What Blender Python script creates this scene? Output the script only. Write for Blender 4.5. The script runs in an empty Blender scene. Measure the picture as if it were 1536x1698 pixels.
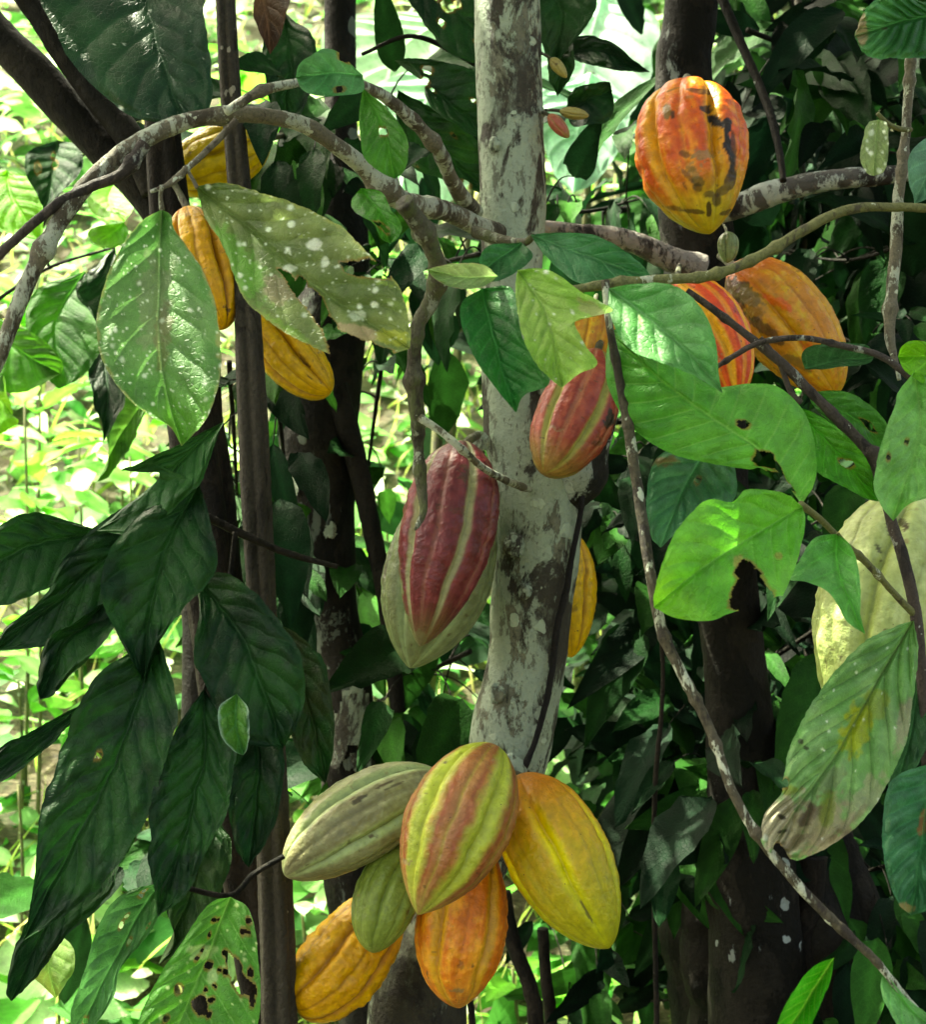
import bpy, math, random
import numpy as np
from mathutils import Vector

random.seed(7); RNG = np.random.default_rng(11)
SC = bpy.context.scene
COL = SC.collection
# ------------------------------------------------------------------ camera
F = 2300.0; CX, CY = 768.0, 849.0; CAMZ = 1.5
cam = bpy.data.cameras.new("camera"); camo = bpy.data.objects.new("camera", cam); COL.objects.link(camo)
camo.location = (0, 0, CAMZ); camo.rotation_euler = (math.radians(90), 0, 0)
cam.sensor_fit = 'VERTICAL'; cam.sensor_height = 24.0; cam.lens = F/1698*24.0
cam.clip_start = 0.05; cam.clip_end = 400
cam.dof.use_dof = True; cam.dof.focus_distance = 1.5; cam.dof.aperture_fstop = 6.5
SC.camera = camo
# ------------------------------------------------------------------ light
SUN_DIR = Vector((-0.42, 0.20, 0.88)).normalized()      # towards the sun
el = math.asin(SUN_DIR.z); az = math.atan2(SUN_DIR.x, SUN_DIR.y)
w = bpy.data.worlds.new("World"); SC.world = w; w.use_nodes = True
nt = w.node_tree; bg = nt.nodes['Background']
sky = nt.nodes.new('ShaderNodeTexSky'); sky.sky_type = 'NISHITA'; sky.sun_disc = False
sky.sun_elevation = el; sky.sun_rotation = az; sky.dust_density = 9.0; sky.air_density = 0.35; sky.ozone_density = 0.0
nt.links.new(sky.outputs[0], bg.inputs[0]); bg.inputs[1].default_value = 0.15
sl = bpy.data.lights.new("sun", 'SUN'); sl.energy = 3.8; sl.angle = math.radians(0.5); sl.color = (1, 0.95, 0.86)
so = bpy.data.objects.new("sun", sl); COL.objects.link(so); so.location = (-3, 1, 8)
so.rotation_euler = SUN_DIR.to_track_quat('Z', 'Y').to_euler()
SC.view_settings.view_transform = 'Standard'; SC.view_settings.look = 'None'
SC.view_settings.exposure = 2.75; SC.view_settings.gamma = 1.0
SC.view_settings.use_white_balance = True; SC.view_settings.white_balance_temperature = 7300; SC.view_settings.white_balance_tint = -6
SC.cycles.max_bounces = 8; SC.cycles.transparent_max_bounces = 8
SC.cycles.diffuse_bounces = 3; SC.cycles.glossy_bounces = 2; SC.cycles.transmission_bounces = 4

# ------------------------------------------------------------------ helpers
def at(px, py, Y):
    return Vector(((px-CX)/F*Y, Y, CAMZ-(py-CY)/F*Y))
def AT(P, Y):                                            # arrays
    P = np.asarray(P, float); Y = np.broadcast_to(Y, P.shape[:-1])
    return np.stack([(P[..., 0]-CX)/F*Y, Y, CAMZ-(P[..., 1]-CY)/F*Y], -1)
def lin(c):
    c = np.asarray(c, float)/255.0
    return np.where(c <= 0.04045, c/12.92, ((c+0.055)/1.055)**2.4)
def vnoise(P, seed=0):
    P = np.asarray(P, float); i = np.floor(P).astype(np.int64); f = P-i; f = f*f*(3-2*f)
    def h(x, y, z):
        n = (x*374761393+y*668265263+z*2147483647+seed*1274126177) & 0xffffffff
        n = ((n ^ (n >> 13))*1274126177) & 0xffffffff
        n = ((n ^ (n >> 16))*2246822519) & 0xffffffff
        return ((n ^ (n >> 15)) & 0xffff)/65535.0
    x, y, z = i[..., 0], i[..., 1], i[..., 2]; fx, fy, fz = f[..., 0], f[..., 1], f[..., 2]
    a = h(x, y, z)*(1-fx)+h(x+1, y, z)*fx; b = h(x, y+1, z)*(1-fx)+h(x+1, y+1, z)*fx
    c = h(x, y, z+1)*(1-fx)+h(x+1, y, z+1)*fx; d = h(x, y+1, z+1)*(1-fx)+h(x+1, y+1, z+1)*fx
    return (a*(1-fy)+b*fy)*(1-fz)+(c*(1-fy)+d*fy)*fz
def fbm(P, seed=0, o=4):
    s = 0; a = 0.5; t = 0
    for k in range(o):
        s = s+a*vnoise(np.asarray(P)*2**k, seed+k*17); t += a; a *= 0.5
    return s/t
def sstep(a, b, x):
    t = np.clip((x-a)/(b-a), 0, 1); return t*t*(3-2*t)
def catmull(pts, n):
    P = np.asarray(pts, float)
    if len(P) == 2:
        t = np.linspace(0, 1, n)[:, None]; return P[0]*(1-t)+P[1]*t
    d = np.linalg.norm(np.diff(P[:, :2], axis=0), axis=1); u = np.concatenate([[0], np.cumsum(np.maximum(d, 1e-9))]); u /= u[-1]
    E = np.vstack([2*P[0]-P[1], P, 2*P[-1]-P[-2]]); t = np.linspace(0, 1, n)
    k = np.clip(np.searchsorted(u, t, side='right')-1, 0, len(P)-2); f = ((t-u[k])/(u[k+1]-u[k]))[:, None]
    p0, p1, p2, p3 = E[k], E[k+1], E[k+2], E[k+3]
    return 0.5*((2*p1)+(-p0+p2)*f+(2*p0-5*p1+4*p2-p3)*f*f+(-p0+3*p1-3*p2+p3)*f**3)

def tag(o, label=None, cat=None, group=None, kind=None):
    if label: o['label'] = label
    if cat: o['category'] = cat
    if group: o['group'] = group
    if kind: o['kind'] = kind
    return o
def thing(name, label, cat, loc, group=None):
    o = bpy.data.objects.new(name, None); COL.objects.link(o); o.location = loc; o.empty_display_size = 0.05
    return tag(o, label, cat, group)
def rootloc(o):
    v = Vector((0, 0, 0))
    while o is not None: v = v+o.location; o = o.parent
    return v
def mesh(name, V, Q, mat, parent=None, col=None, uv=None, T=None, loc=None, smooth=True):
    """V (n,3) world coordinates, Q quads, T triangles; links one mesh object"""
    V = np.asarray(V, float).reshape(-1, 3)
    base = rootloc(parent) if parent is not None else Vector(loc if loc is not None else (0, 0, 0))
    V = V-np.array(base)
    Q = np.asarray(Q if Q is not None else np.zeros((0, 4)), int).reshape(-1, 4)
    T = np.asarray(T if T is not None else np.zeros((0, 3)), int).reshape(-1, 3)
    me = bpy.data.meshes.new(name)
    nl = Q.size+T.size; npoly = len(Q)+len(T)
    me.vertices.add(len(V)); me.vertices.foreach_set('co', V.astype(np.float32).ravel())
    me.loops.add(nl); li = np.concatenate([Q.ravel(), T.ravel()]).astype(np.int32); me.loops.foreach_set('vertex_index', li)
    me.polygons.add(npoly)
    st = np.concatenate([np.arange(len(Q))*4, Q.size+np.arange(len(T))*3]).astype(np.int32)
    me.polygons.foreach_set('loop_start', st)
    if smooth: me.polygons.foreach_set('use_smooth', np.ones(npoly, bool))
    if col is not None:
        a = me.attributes.new('Col', 'FLOAT_COLOR', 'POINT')
        c = np.ones((len(V), 4), np.float32); c[:, :3] = np.asarray(col).reshape(-1, 3); a.data.foreach_set('color', c.ravel())
    if uv is not None:
        u = me.uv_layers.new(name='UVMap'); u.data.foreach_set('uv', np.asarray(uv, np.float32).reshape(-1, 2)[li].ravel())
    me.update(calc_edges=True); me.validate()
    me.materials.append(mat)
    o = bpy.data.objects.new(name, me); COL.objects.link(o)
    if parent is not None: o.parent = parent
    else: o.location = base
    return o
def gridq(n, m, wrap=False):
    i = np.arange(n-1)[:, None]; j = np.arange(m if wrap else m-1)[None]
    j2 = (j+1) % m
    return np.stack([i*m+j, (i+1)*m+j, (i+1)*m+j2, i*m+j2], -1).reshape(-1, 4)

# ------------------------------------------------------------------ materials
class NT:
    def __init__(s, name):
        s.m = bpy.data.materials.new(name); s.m.use_nodes = True; s.t = s.m.node_tree; s.t.nodes.clear()
        s.out = s.t.nodes.new('ShaderNodeOutputMaterial')
    def n(s, typ, ins=None, **kw):
        n = s.t.nodes.new(typ)
        for k, v in kw.items(): setattr(n, k, v)
        for k, v in (ins or {}).items():
            if isinstance(v, bpy.types.NodeSocket): s.t.links.new(v, n.inputs[k])
            else: n.inputs[k].default_value = v
        return n
    def math(s, op, a, b=0.0, c=0.0): return s.n('ShaderNodeMath', {0: a, 1: b, 2: c}, operation=op).outputs[0]
    def noise(s, vec, scale, detail=4, rough=0.55, dist=0.0):
        return s.n('ShaderNodeTexNoise', {'Vector': vec, 'Scale': scale, 'Detail': detail, 'Roughness': rough, 'Distortion': dist}).outputs[0]
    def ramp(s, fac, lo, hi):
        n = s.n('ShaderNodeMapRange', {0: fac, 1: lo, 2: hi}); n.interpolation_type = 'SMOOTHSTEP'; return n.outputs[0]
    def mix(s, f, a, b):
        n = s.t.nodes.new('ShaderNodeMix'); n.data_type = 'RGBA'
        for k, v in ((0, f), (6, a), (7, b)):
            if isinstance(v, bpy.types.NodeSocket): s.t.links.new(v, n.inputs[k])
            elif k: n.inputs[k].default_value = (*v, 1) if len(v) == 3 else v
            else: n.inputs[k].default_value = v
        return n.outputs[2]
    def mul(s, a, f):
        n = s.t.nodes.new('ShaderNodeVectorMath'); n.operation = 'SCALE'; s.t.links.new(a, n.inputs[0])
        if isinstance(f, bpy.types.NodeSocket): s.t.links.new(f, n.inputs['Scale'])
        else: n.inputs['Scale'].default_value = f
        return n.outputs[0]

def leaf_mat(name, trans=0.35, rough=0.42, spec=0.45, quilt=0.5, veined=0.0):
    m = NT(name); c = m.n('ShaderNodeAttribute', attribute_name='Col').outputs['Color']
    tc = m.n('ShaderNodeTexCoord'); obj = tc.outputs['Object']
    nz = m.noise(obj, 45, 5); c = m.mul(c, m.ramp(nz, -0.5, 0.75))
    fine = m.noise(obj, 260, 3); vor = m.n('ShaderNodeTexVoronoi', {'Vector': obj, 'Scale': 150.0}).outputs[0]
    nv_ = m.n('ShaderNodeTexVoronoi', {'Vector': obj, 'Scale': 170.0}, feature='DISTANCE_TO_EDGE').outputs[0]
    ne = m.ramp(nv_, 0.09, 0.0); c = m.mul(c, m.math('ADD', 1.0, m.math('MULTIPLY', ne, 0.16)))
    blot = m.ramp(m.noise(obj, 18, 6, 0.7), 0.35, 0.68); c = m.mul(c, m.math('SUBTRACT', 1.10, m.math('MULTIPLY', blot, 0.22)))
    h = m.math('ADD', m.math('MULTIPLY', fine, 0.5), m.math('ADD', m.math('MULTIPLY', vor, -0.3), m.math('MULTIPLY', ne, -0.5)))
    h = m.math('ADD', h, m.math('MULTIPLY', nz, 0.8))
    if veined:
        u = m.n('ShaderNodeSeparateXYZ', {0: tc.outputs['UV']}); a = m.math('ABSOLUTE', m.math('SUBTRACT', u.outputs[1], 0.5))
        ph = m.math('SUBTRACT', m.math('MULTIPLY', u.outputs[0], 9.0), m.math('MULTIPLY', a, 4.0))
        sn = m.math('ABSOLUTE', m.math('SINE', m.math('MULTIPLY', ph, math.pi)))
        h = m.math('ADD', h, m.math('MULTIPLY', m.math('POWER', sn, 0.5), veined*2.5))
        c = m.mul(c, m.ramp(sn, -0.5, -0.05) if False else m.math('SUBTRACT', 1.12, m.math('MULTIPLY', m.ramp(sn, 0.0, 0.3), 0.14)))
    b = m.n('ShaderNodeBump', {'Strength': quilt, 'Distance': 0.0022, 'Height': h})
    r = m.math('ADD', m.math('MULTIPLY', nz, 0.35), rough-0.17)
    p = m.n('ShaderNodeBsdfPrincipled', {'Base Color': c, 'Roughness': r, 'Specular IOR Level': spec, 'Normal': b.outputs[0]})
    tcol = m.n('ShaderNodeHueSaturation', {'Hue': 0.5, 'Saturation': 1.0, 'Value': 1.5, 'Color': c}).outputs[0]
    t = m.n('ShaderNodeBsdfTranslucent', {'Color': tcol, 'Normal': b.outputs[0]})
    mx = m.n('ShaderNodeMixShader', {0: trans, 1: p.outputs[0], 2: t.outputs[0]})
    m.t.links.new(mx.outputs[0], m.out.inputs[0]); return m.m
M_LEAF = leaf_mat('leaf_surface', 0.28, 0.5, 0.34, 0.6)
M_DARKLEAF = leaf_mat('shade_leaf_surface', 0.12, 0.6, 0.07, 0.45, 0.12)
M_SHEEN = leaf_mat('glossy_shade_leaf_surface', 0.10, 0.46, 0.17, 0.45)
M_BG = leaf_mat('undergrowth_leaf_surface', 0.4, 0.55, 0.2, 0.4, 0.4)

def pod_mat():
    m = NT('pod_skin'); c = m.n('ShaderNodeAttribute', attribute_name='Col').outputs['Color']
    obj = m.n('ShaderNodeTexCoord').outputs['Object']
    n1 = m.noise(obj, 120, 5, 0.6); c = m.mul(c, m.ramp(n1, -0.7, 0.85))
    n2 = m.noise(obj, 420, 3)
    pits = m.n('ShaderNodeTexVoronoi', {'Vector': obj, 'Scale': 260.0}).outputs[0]
    h = m.math('ADD', m.math('MULTIPLY', n1, 1.0), m.math('ADD', m.math('MULTIPLY', n2, 0.35), m.math('MULTIPLY', pits, 0.3)))
    b = m.n('ShaderNodeBump', {'Strength': 0.85, 'Distance': 0.0018, 'Height': h})
    sp = m.ramp(m.noise(obj, 260, 2), 0.73, 0.76)
    c = m.mix(sp, c, (0.05, 0.03, 0.015))
    r = m.math('ADD', m.math('MULTIPLY', n1, 0.4), 0.17)
    p = m.n('ShaderNodeBsdfPrincipled', {'Base Color': c, 'Roughness': r, 'Specular IOR Level': 0.4, 'Normal': b.outputs[0],
            'Subsurface Weight': 0.12, 'Subsurface Scale': 0.01})
    p.inputs['Subsurface Radius'].default_value = (0.6, 0.35, 0.1)
    m.t.links.new(p.outputs[0], m.out.inputs[0]); return m.m
M_POD = pod_mat()

def bark_mat(name, mid, dark, lichen, la=0.5, da=0.5, sc=14, disc=0.5, groove=0.0, moss=None, bump=1.0, lowz=None, spec=0.3):
    """la / da: how much of the bark carries pale lichen / dark stain"""
    m = NT(name); obj = m.n('ShaderNodeTexCoord').outputs['Object']
    st = m.n('ShaderNodeMapping', {'Vector': obj}); st.inputs['Scale'].default_value = (1, 1, 0.45)
    v = st.outputs[0]
    fine = m.noise(obj, sc*12, 5, 0.65); med = m.noise(v, sc*3, 5, 0.65); big = m.noise(v, sc, 9, 0.70, 0.3)
    big2 = m.noise(v, sc*0.8, 6, 0.62, 0.2); 
    off = m.n('ShaderNodeMapping', {'Vector': v}); off.inputs['Location'].default_value = (3.1, 7.7, 1.3)
    big2 = m.noise(off.outputs[0], sc*0.9, 9, 0.72, 0.3)
    lm = m.ramp(big, 0.60-la*0.22, 0.615-la*0.22)
    dm = m.ramp(big2, 0.60-da*0.22, 0.64-da*0.22)
    mdc = m.mix(med, tuple(x*0.55 for x in mid), tuple(min(1, x*1.35) for x in mid))
    mdc = m.mix(m.ramp(fine, 0.35, 0.7), mdc, tuple(x*0.6 for x in mid))
    lc = m.mix(med, tuple(x*0.72 for x in lichen), tuple(min(1, x*1.18) for x in lichen))
    lc = m.mix(m.ramp(fine, 0.5, 0.75), lc, tuple(x*0.65 for x in lichen))
    c = m.mix(lm, mdc, lc)
    c = m.mix(m.math('MULTIPLY', dm, m.ramp(med, 0.25, 0.45)), c, dark)
    sp = m.ramp(m.noise(v, sc*5.5, 6, 0.75), 0.56, 0.60); c = m.mix(m.math('MULTIPLY', sp, 0.75), c, tuple(x*0.5 for x in mid))
    dst = m.noise(obj, sc*6, 2); dv = m.n('ShaderNodeVectorMath', {0: v, 1: (0, 0, 0)}, operation='ADD')
    wob = m.n('ShaderNodeTexNoise', {'Vector': obj, 'Scale': sc*5.0}).outputs['Color']
    wv = m.n('ShaderNodeVectorMath', {0: wob, 'Scale': 0.02}, operation='SCALE').outputs[0]
    dv = m.n('ShaderNodeVectorMath', {0: obj, 1: wv}, operation='ADD').outputs[0]
    vo = m.n('ShaderNodeTexVoronoi', {'Vector': dv, 'Scale': sc*2.6, 'Randomness': 1.0})
    rnd = m.n('ShaderNodeSeparateColor', {0: vo.outputs['Color']}).outputs[0]
    rad = m.math('MULTIPLY', m.n('ShaderNodeSeparateColor', {0: vo.outputs['Color']}).outputs[1], 0.34)
    ed = m.math('SUBTRACT', m.math('ADD', vo.outputs[0], m.math('MULTIPLY', m.math('SUBTRACT', med, 0.5), 0.55)), rad)
    dsc = m.math('MULTIPLY', m.ramp(ed, 0.05, 0.0), m.ramp(rnd, 1-disc*0.75, 1.02-disc*0.75))
    c = m.mix(dsc, c, tuple(min(1, x*1.25) for x in lichen))
    if moss: c = m.mix(m.ramp(m.noise(off.outputs[0], sc*2.2, 5, 0.7), 0.45, 0.62), c, moss)
    if lowz:
        zz = m.n('ShaderNodeSeparateXYZ', {0: obj}).outputs[2]
        k = m.ramp(m.math('ADD', zz, m.math('MULTIPLY', big, 0.35)), lowz+0.22, lowz+0.12)
        c = m.mix(k, c, m.mix(m.ramp(big2, 0.5, 0.56), (0.03, 0.028, 0.016), (0.20, 0.24, 0.18))); c = m.mix(m.math('MULTIPLY', k, m.ramp(m.noise(obj, sc*4, 6, 0.7), 0.45, 0.6)), c, (0.014, 0.012, 0.008))
    ht = m.math('ADD', m.math('MULTIPLY', med, 0.8), m.math('MULTIPLY', fine, 0.7))
    ht = m.math('ADD', ht, m.math('MULTIPLY', lm, 0.22)); ht = m.math('ADD', ht, m.math('MULTIPLY', dsc, 0.2))
    ht = m.math('ADD', ht, m.math('MULTIPLY', dm, -0.25))
    b = m.n('ShaderNodeBump', {'Strength': 0.9*bump, 'Distance': 0.007, 'Height': ht})
    p = m.n('ShaderNodeBsdfPrincipled', {'Base Color': c, 'Roughness': m.math('ADD', m.math('MULTIPLY', med, 0.5), 0.4), 'Specular IOR Level': spec, 'Normal': b.outputs[0]})
    m.t.links.new(p.outputs[0], m.out.inputs[0]); return m.m
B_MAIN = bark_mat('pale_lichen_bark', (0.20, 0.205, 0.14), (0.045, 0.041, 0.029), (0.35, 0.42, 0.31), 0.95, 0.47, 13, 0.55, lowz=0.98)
B_DARK = bark_mat('dark_bark', (0.020, 0.018, 0.013), (0.007, 0.007, 0.005), (0.26, 0.30, 0.27), -0.15, 0.5, 12, 0.07, spec=.12)  # very dark matte bark tone with few lichen spots
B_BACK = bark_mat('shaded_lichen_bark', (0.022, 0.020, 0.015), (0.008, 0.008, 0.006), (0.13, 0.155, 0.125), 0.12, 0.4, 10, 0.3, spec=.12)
B_POLE = bark_mat('grey_brown_stem', (0.052, 0.045, 0.031), (0.014, 0.012, 0.008), (0.26, 0.25, 0.20), -0.3, 0.2, 16, 0.16)
B_POLED = bark_mat('dark_brown_stem', (0.026, 0.021, 0.015), (0.009, 0.008, 0.006), (0.18, 0.17, 0.15), -0.4, 0.4, 16, 0.10, spec=.15)
B_TWIG = bark_mat('lichen_twig_bark', (0.17, 0.155, 0.105), (0.06, 0.05, 0.032), (0.42, 0.46, 0.36), 0.5, 0.3, 30, 0.4, bump=0.8)
B_TWIGD = bark_mat('dark_twig_bark', (0.07, 0.055, 0.045), (0.02, 0.016, 0.014), (0.32, 0.34, 0.29), 0.0, 0.4, 30, 0.3, bump=0.8)
B_DROOP = bark_mat('patchy_lichen_twig_bark', (0.085, 0.075, 0.045), (0.03, 0.024, 0.018), (0.46, 0.50, 0.38), 0.30, 0.42, 20, 0.6, bump=0.8)
B_STUB = bark_mat('stub_bark', (0.02, 0.018, 0.013), (0.007, 0.007, 0.005), (0.36, 0.42, 0.36), 0.25, 0.3, 14, 0.5)
B_MOSS = bark_mat('mossy_bark', (0.12, 0.115, 0.07), (0.04, 0.035, 0.02), (0.34, 0.37, 0.28), 0.15, 0.35, 26, 0.3, moss=(0.10, 0.12, 0.045))
B_GREEN = bark_mat('green_twig_bark', (0.16, 0.17, 0.06), (0.06, 0.055, 0.03), (0.42, 0.46, 0.34), 0.0, 0.2, 30, 0.25, bump=0.6)
B_BLACK = bark_mat('black_crack_surface', (0.012, 0.010, 0.009), (0.006, 0.005, 0.005), (0.05, 0.05, 0.05), -0.6, 0.3, 30, 0.0)

# ------------------------------------------------------------------ tubes
def frames(C):
    T = np.gradient(C, axis=0); T /= np.linalg.norm(T, axis=1)[:, None]+1e-12
    ref = np.array([0, 1.0, 0]); A = np.cross(T, ref); n = np.linalg.norm(A, axis=1)
    A[n < 1e-3] = np.array([1, 0, 0]); A /= np.linalg.norm(A, axis=1)[:, None]; B = np.cross(T, A)
    return T, A, B
def tube_world(name, C, r, mat, parent=None, sides=12, rough=0.0, lobes=0, lobeamp=0.0, loc=None, seed=0):
    C = np.asarray(C, float); r = np.asarray(r, float); T, A, B = frames(C); n = len(C)
    th = np.linspace(0, 2*np.pi, sides, endpoint=False)
    R = r[:, None]*np.ones(sides)[None]
    D = A[:, None]*np.cos(th)[None, :, None]+B[:, None]*np.sin(th)[None, :, None]
    P0 = C[:, None]+D*R[..., None]
    if rough:
        q = 0.55/np.median(r)
        nz = fbm(P0*np.array([q, q, q*0.35]), seed, 4)-0.5
        nz2 = fbm(P0*q*3.2, seed+5, 3)-0.5
        R = R*(1+rough*2*nz+rough*nz2)
    if lobes:
        R = R*(1+lobeamp*np.abs(np.cos(th*lobes/2+0.7))[None]-lobeamp*0.5)
    P = C[:, None]+D*R[..., None]
    V = np.vstack([P.reshape(-1, 3), C[:1], C[-1:]])
    Q = gridq(n, sides, True); j = np.arange(sides); j2 = (j+1) % sides
    T1 = np.stack([np.full(sides, n*sides), j, j2], -1); T2 = np.stack([np.full(sides, n*sides+1), (n-1)*sides+j2, (n-1)*sides+j], -1)
    return mesh(name, V, Q, mat, parent, T=np.vstack([T1, T2]), loc=loc)
def tube(name, pts, Y, mat, parent=None, sides=14, rough=0.08, wob=0.0, lobes=0, lobeamp=0.0, seed=0, knots=0):
    """pts: (px, py, width_px[, Y])"""
    P = np.array([(p[0], p[1], p[2], p[3] if len(p) > 3 else Y) for p in pts], float)
    L = np.linalg.norm(np.diff(P[:, :2], axis=0), axis=1).sum()
    n = int(max(12, min(420, L/(3.0 if P[:, 2].mean() < 60 else 4.0))))
    S = catmull(P, n)
    C = AT(S[:, :2], S[:, 3]); r = S[:, 2]/2/F*S[:, 3]
    if wob:
        s = np.linspace(0, L/max(20, P[:, 2].mean()*2.2), n); z = np.zeros(n)
        for a in range(3): C[:, a] += (fbm(np.stack([s, z+seed*3.3, z+a*9.1], -1), seed+a, 3)-0.5)*2*wob*r
    if knots:
        rs = np.random.default_rng(seed+3)
        for k in range(knots):
            c = rs.uniform(0.03, 0.97); r = r*(1+rs.uniform(.15, .4)*np.exp(-((np.linspace(0, 1, n)-c)*L/(P[:, 2].mean()*0.55))**2))
    loc = None if parent is not None else tuple(C[-1])
    return tube_world(name, C, r, mat, parent, sides, rough, lobes, lobeamp, loc, seed)

# ------------------------------------------------------------------ hero leaves, traced edge by edge
LEAFSEED = [0]
def inpoly(X, Y, poly):
    poly = np.asarray(poly, float); ins = np.zeros(X.shape, bool); j = len(poly)-1
    for i in range(len(poly)):
        xi, yi = poly[i]; xj, yj = poly[j]
        c = ((yi > Y) != (yj > Y)) & (X < (xj-xi)*(Y-yi)/(yj-yi+1e-9)+xi); ins ^= c; j = i
    return ins
def leaf(parent, L, M, R, Y0, Y1, col, col2=None, vein=None, nv=9, holes=(), nibble=0, fold=0.012, arch=0.02, quilt=0.0022,
         specks=0, speckcol=(235, 245, 225), speckr=(0.8, 3.0), patches=(), edge=None, edgew=0.06, tip=None, mat=None, serr=1.2, label=None,
         veinw=1.0, veins=0.5, name='leaf', vslope=0.22, warp=3.0, wavy=0.004):
    LEAFSEED[0] += 1; sd = LEAFSEED[0]*31; rs = np.random.default_rng(sd)
    ext = np.array(L+M+R, float); H = np.linalg.norm(np.array(M[0], float)-np.array(M[-1], float)); W = min(H, 260)
    nt_ = int(np.clip(H/2.0, 30, 210)); nh = int(np.clip(W/4.0, 12, 52))
    Lc = catmull([M[0]]+list(L)+[M[-1]], nt_); Rc = catmull([M[0]]+list(R)+[M[-1]], nt_); Mc = catmull(M, nt_)
    s = np.linspace(0, 1, nh+1)
    PL = Lc[:, None]*(1-s[None, :, None])+Mc[:, None]*s[None, :, None]
    PR = Mc[:, None]*(1-s[None, 1:, None])+Rc[:, None]*s[None, 1:, None]
    P = np.concatenate([PL, PR], 1); v = np.concatenate([s-1, s[1:]])[None]*np.ones((nt_, 1)); t = np.linspace(0, 1, nt_)[:, None]*np.ones_like(v)
    m = P.shape[1]; av = np.abs(v)
    P3 = np.concatenate([P/9.0, np.full(P.shape[:2]+(1,), sd*1.7)], -1)
    P = P+(np.stack([fbm(P3*0.22, sd+21, 2), fbm(P3*0.22+7, sd+22, 2)], -1)-0.5)*warp*2*np.sin(np.pi*np.clip(t, .02, 1))[..., None]
    out = P-Mc[:, None]; ln = np.linalg.norm(out, axis=-1, keepdims=True)+1e-6
    P = P+out/ln*(av**6)[..., None]*((fbm(P3, sd, 3)-0.5)*2*serr)[..., None]
    # veins
    ph = t*nv-av**1.0*nv*vslope+np.where(v > 0, 0.37, 0.0); fr = ph-np.floor(ph)
    wv = np.linalg.norm(Rc-Lc, axis=1)[:, None]/2+1
    prof = np.sin(np.pi*fr)
    env = sstep(0, 0.12, av)*(1-sstep(0.8, 1, av))*sstep(0, .06, t)*(1-sstep(.93, 1, t))
    Y = Y0+(Y1-Y0)*t-arch*4*t*(1-t)-fold*av**1.2
    wq = np.clip(wv/50, 0.2, 1)
    Y = Y-quilt*prof**0.7*env*wq*1.6+(0.004+wavy)*(fbm(np.stack([t*4, v*2, t*0+sd], -1), sd+2, 3)-0.5)*2*sstep(0.2, 1, av)
    Y = Y+quilt*0.8*np.exp(-(av*wv/3.0)**2)
    c = lin(col)[None, None]*np.ones(P.shape[:2]+(3,))
    P3 = np.concatenate([P/60.0, np.full(P.shape[:2]+(1,), sd*1.7)], -1)
    n1 = fbm(P3, sd+3, 4)[..., None]
    if col2 is not None: c = c+(lin(col2)-c)*sstep(0.38, 0.62, n1)
    c = c*(0.72+0.56*fbm(P3*4, sd+4, 4)[..., None])
    if tip is not None: c = c+(lin(tip)-c)*(sstep(0.62, 1.0, t+0.35*(n1[..., 0]-0.5))[..., None])*0.9
    for (cx, cy, rx, ry, an, pc, k) in patches:
        a = math.radians(an); dx = P[..., 0]-cx; dy = P[..., 1]-cy
        d = np.hypot((dx*math.cos(a)+dy*math.sin(a))/rx, (-dx*math.sin(a)+dy*math.cos(a))/ry)
        d = d+(fbm(P3*5, sd+9, 4)-0.5)*1.3
        c = c+(lin(pc)-c)*(k*(1-sstep(0.7, 1.1, d)))[..., None]
    vc = lin(vein) if vein is not None else np.minimum(lin(col)*1.9+0.03, 1)
    lw = wv/ nh
    dv = np.minimum(fr, 1-fr)*H/nv
    mv = np.clip(1.15-dv/(1.6*veinw+0.2), 0, 1)*sstep(0, 0.03, av)*(1-sstep(0.75, 1, av))*veins
    mm = np.clip(1.3-av*wv/(2.2*veinw), 0, 1)*(1-0.5*t)*min(1, veins*1.5)
    c = c+(vc-c)*np.clip(mv+mm, 0, 1)[..., None]
    # dark side of each furrow keeps the pigment; colour only
    if edge is not None:
        e = sstep(1-edgew*2.2, 1-edgew*0.2, av+0.2*(fbm(P3*6, sd+6, 3)-0.5)); e = np.maximum(e, sstep(0.975, 1, t))
        c = c+(lin(edge)-c)*(e*0.85)[..., None]
    if specks:
        X0, X1 = P[..., 0].min(), P[..., 0].max(); Z0, Z1 = P[..., 1].min(), P[..., 1].max()
        sc = lin(speckcol); spn = 0.45+1.1*fbm(P3*14, sd+15, 3)
        for k in range(specks):
            x, z = rs.uniform(X0, X1), rs.uniform(Z0, Z1); rr = rs.uniform(*speckr)*(1 if rs.random() < .85 else 2.2)
            d = np.hypot(P[..., 0]-x, P[..., 1]-z)*spn; mk = np.clip(1.6-1.3*d/rr, 0, 1)*rs.uniform(.35, 1)
            c = c+(sc-c)*mk[..., None]
    keep = np.ones(P.shape[:2], bool)
    jx = P[..., 0]+(fbm(P3*7, sd+11, 3)-0.5)*9; jy = P[..., 1]+(fbm(P3*7+5, sd+12, 3)-0.5)*9
    for h in holes:
        if len(h) == 4 and not hasattr(h[0], '__len__'):
            keep &= np.hypot((jx-h[0])/h[2], (jy-h[1])/h[3]) > 1
        else: keep &= ~inpoly(jx, jy, h)
    for k in range(nibble):
        a, b = rs.uniform(.1, .95), rs.uniform(-.95, .95); i, j = int(a*(nt_-1)), int((b+1)/2*(m-1)); rr = rs.uniform(1.6, 4.2)*(1.8 if rs.random() < .1 else 1)
        keep &= np.hypot(jx-P[i, j, 0], (jy-P[i, j, 1])*rs.uniform(.5, 1.5)) > rr
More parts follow.
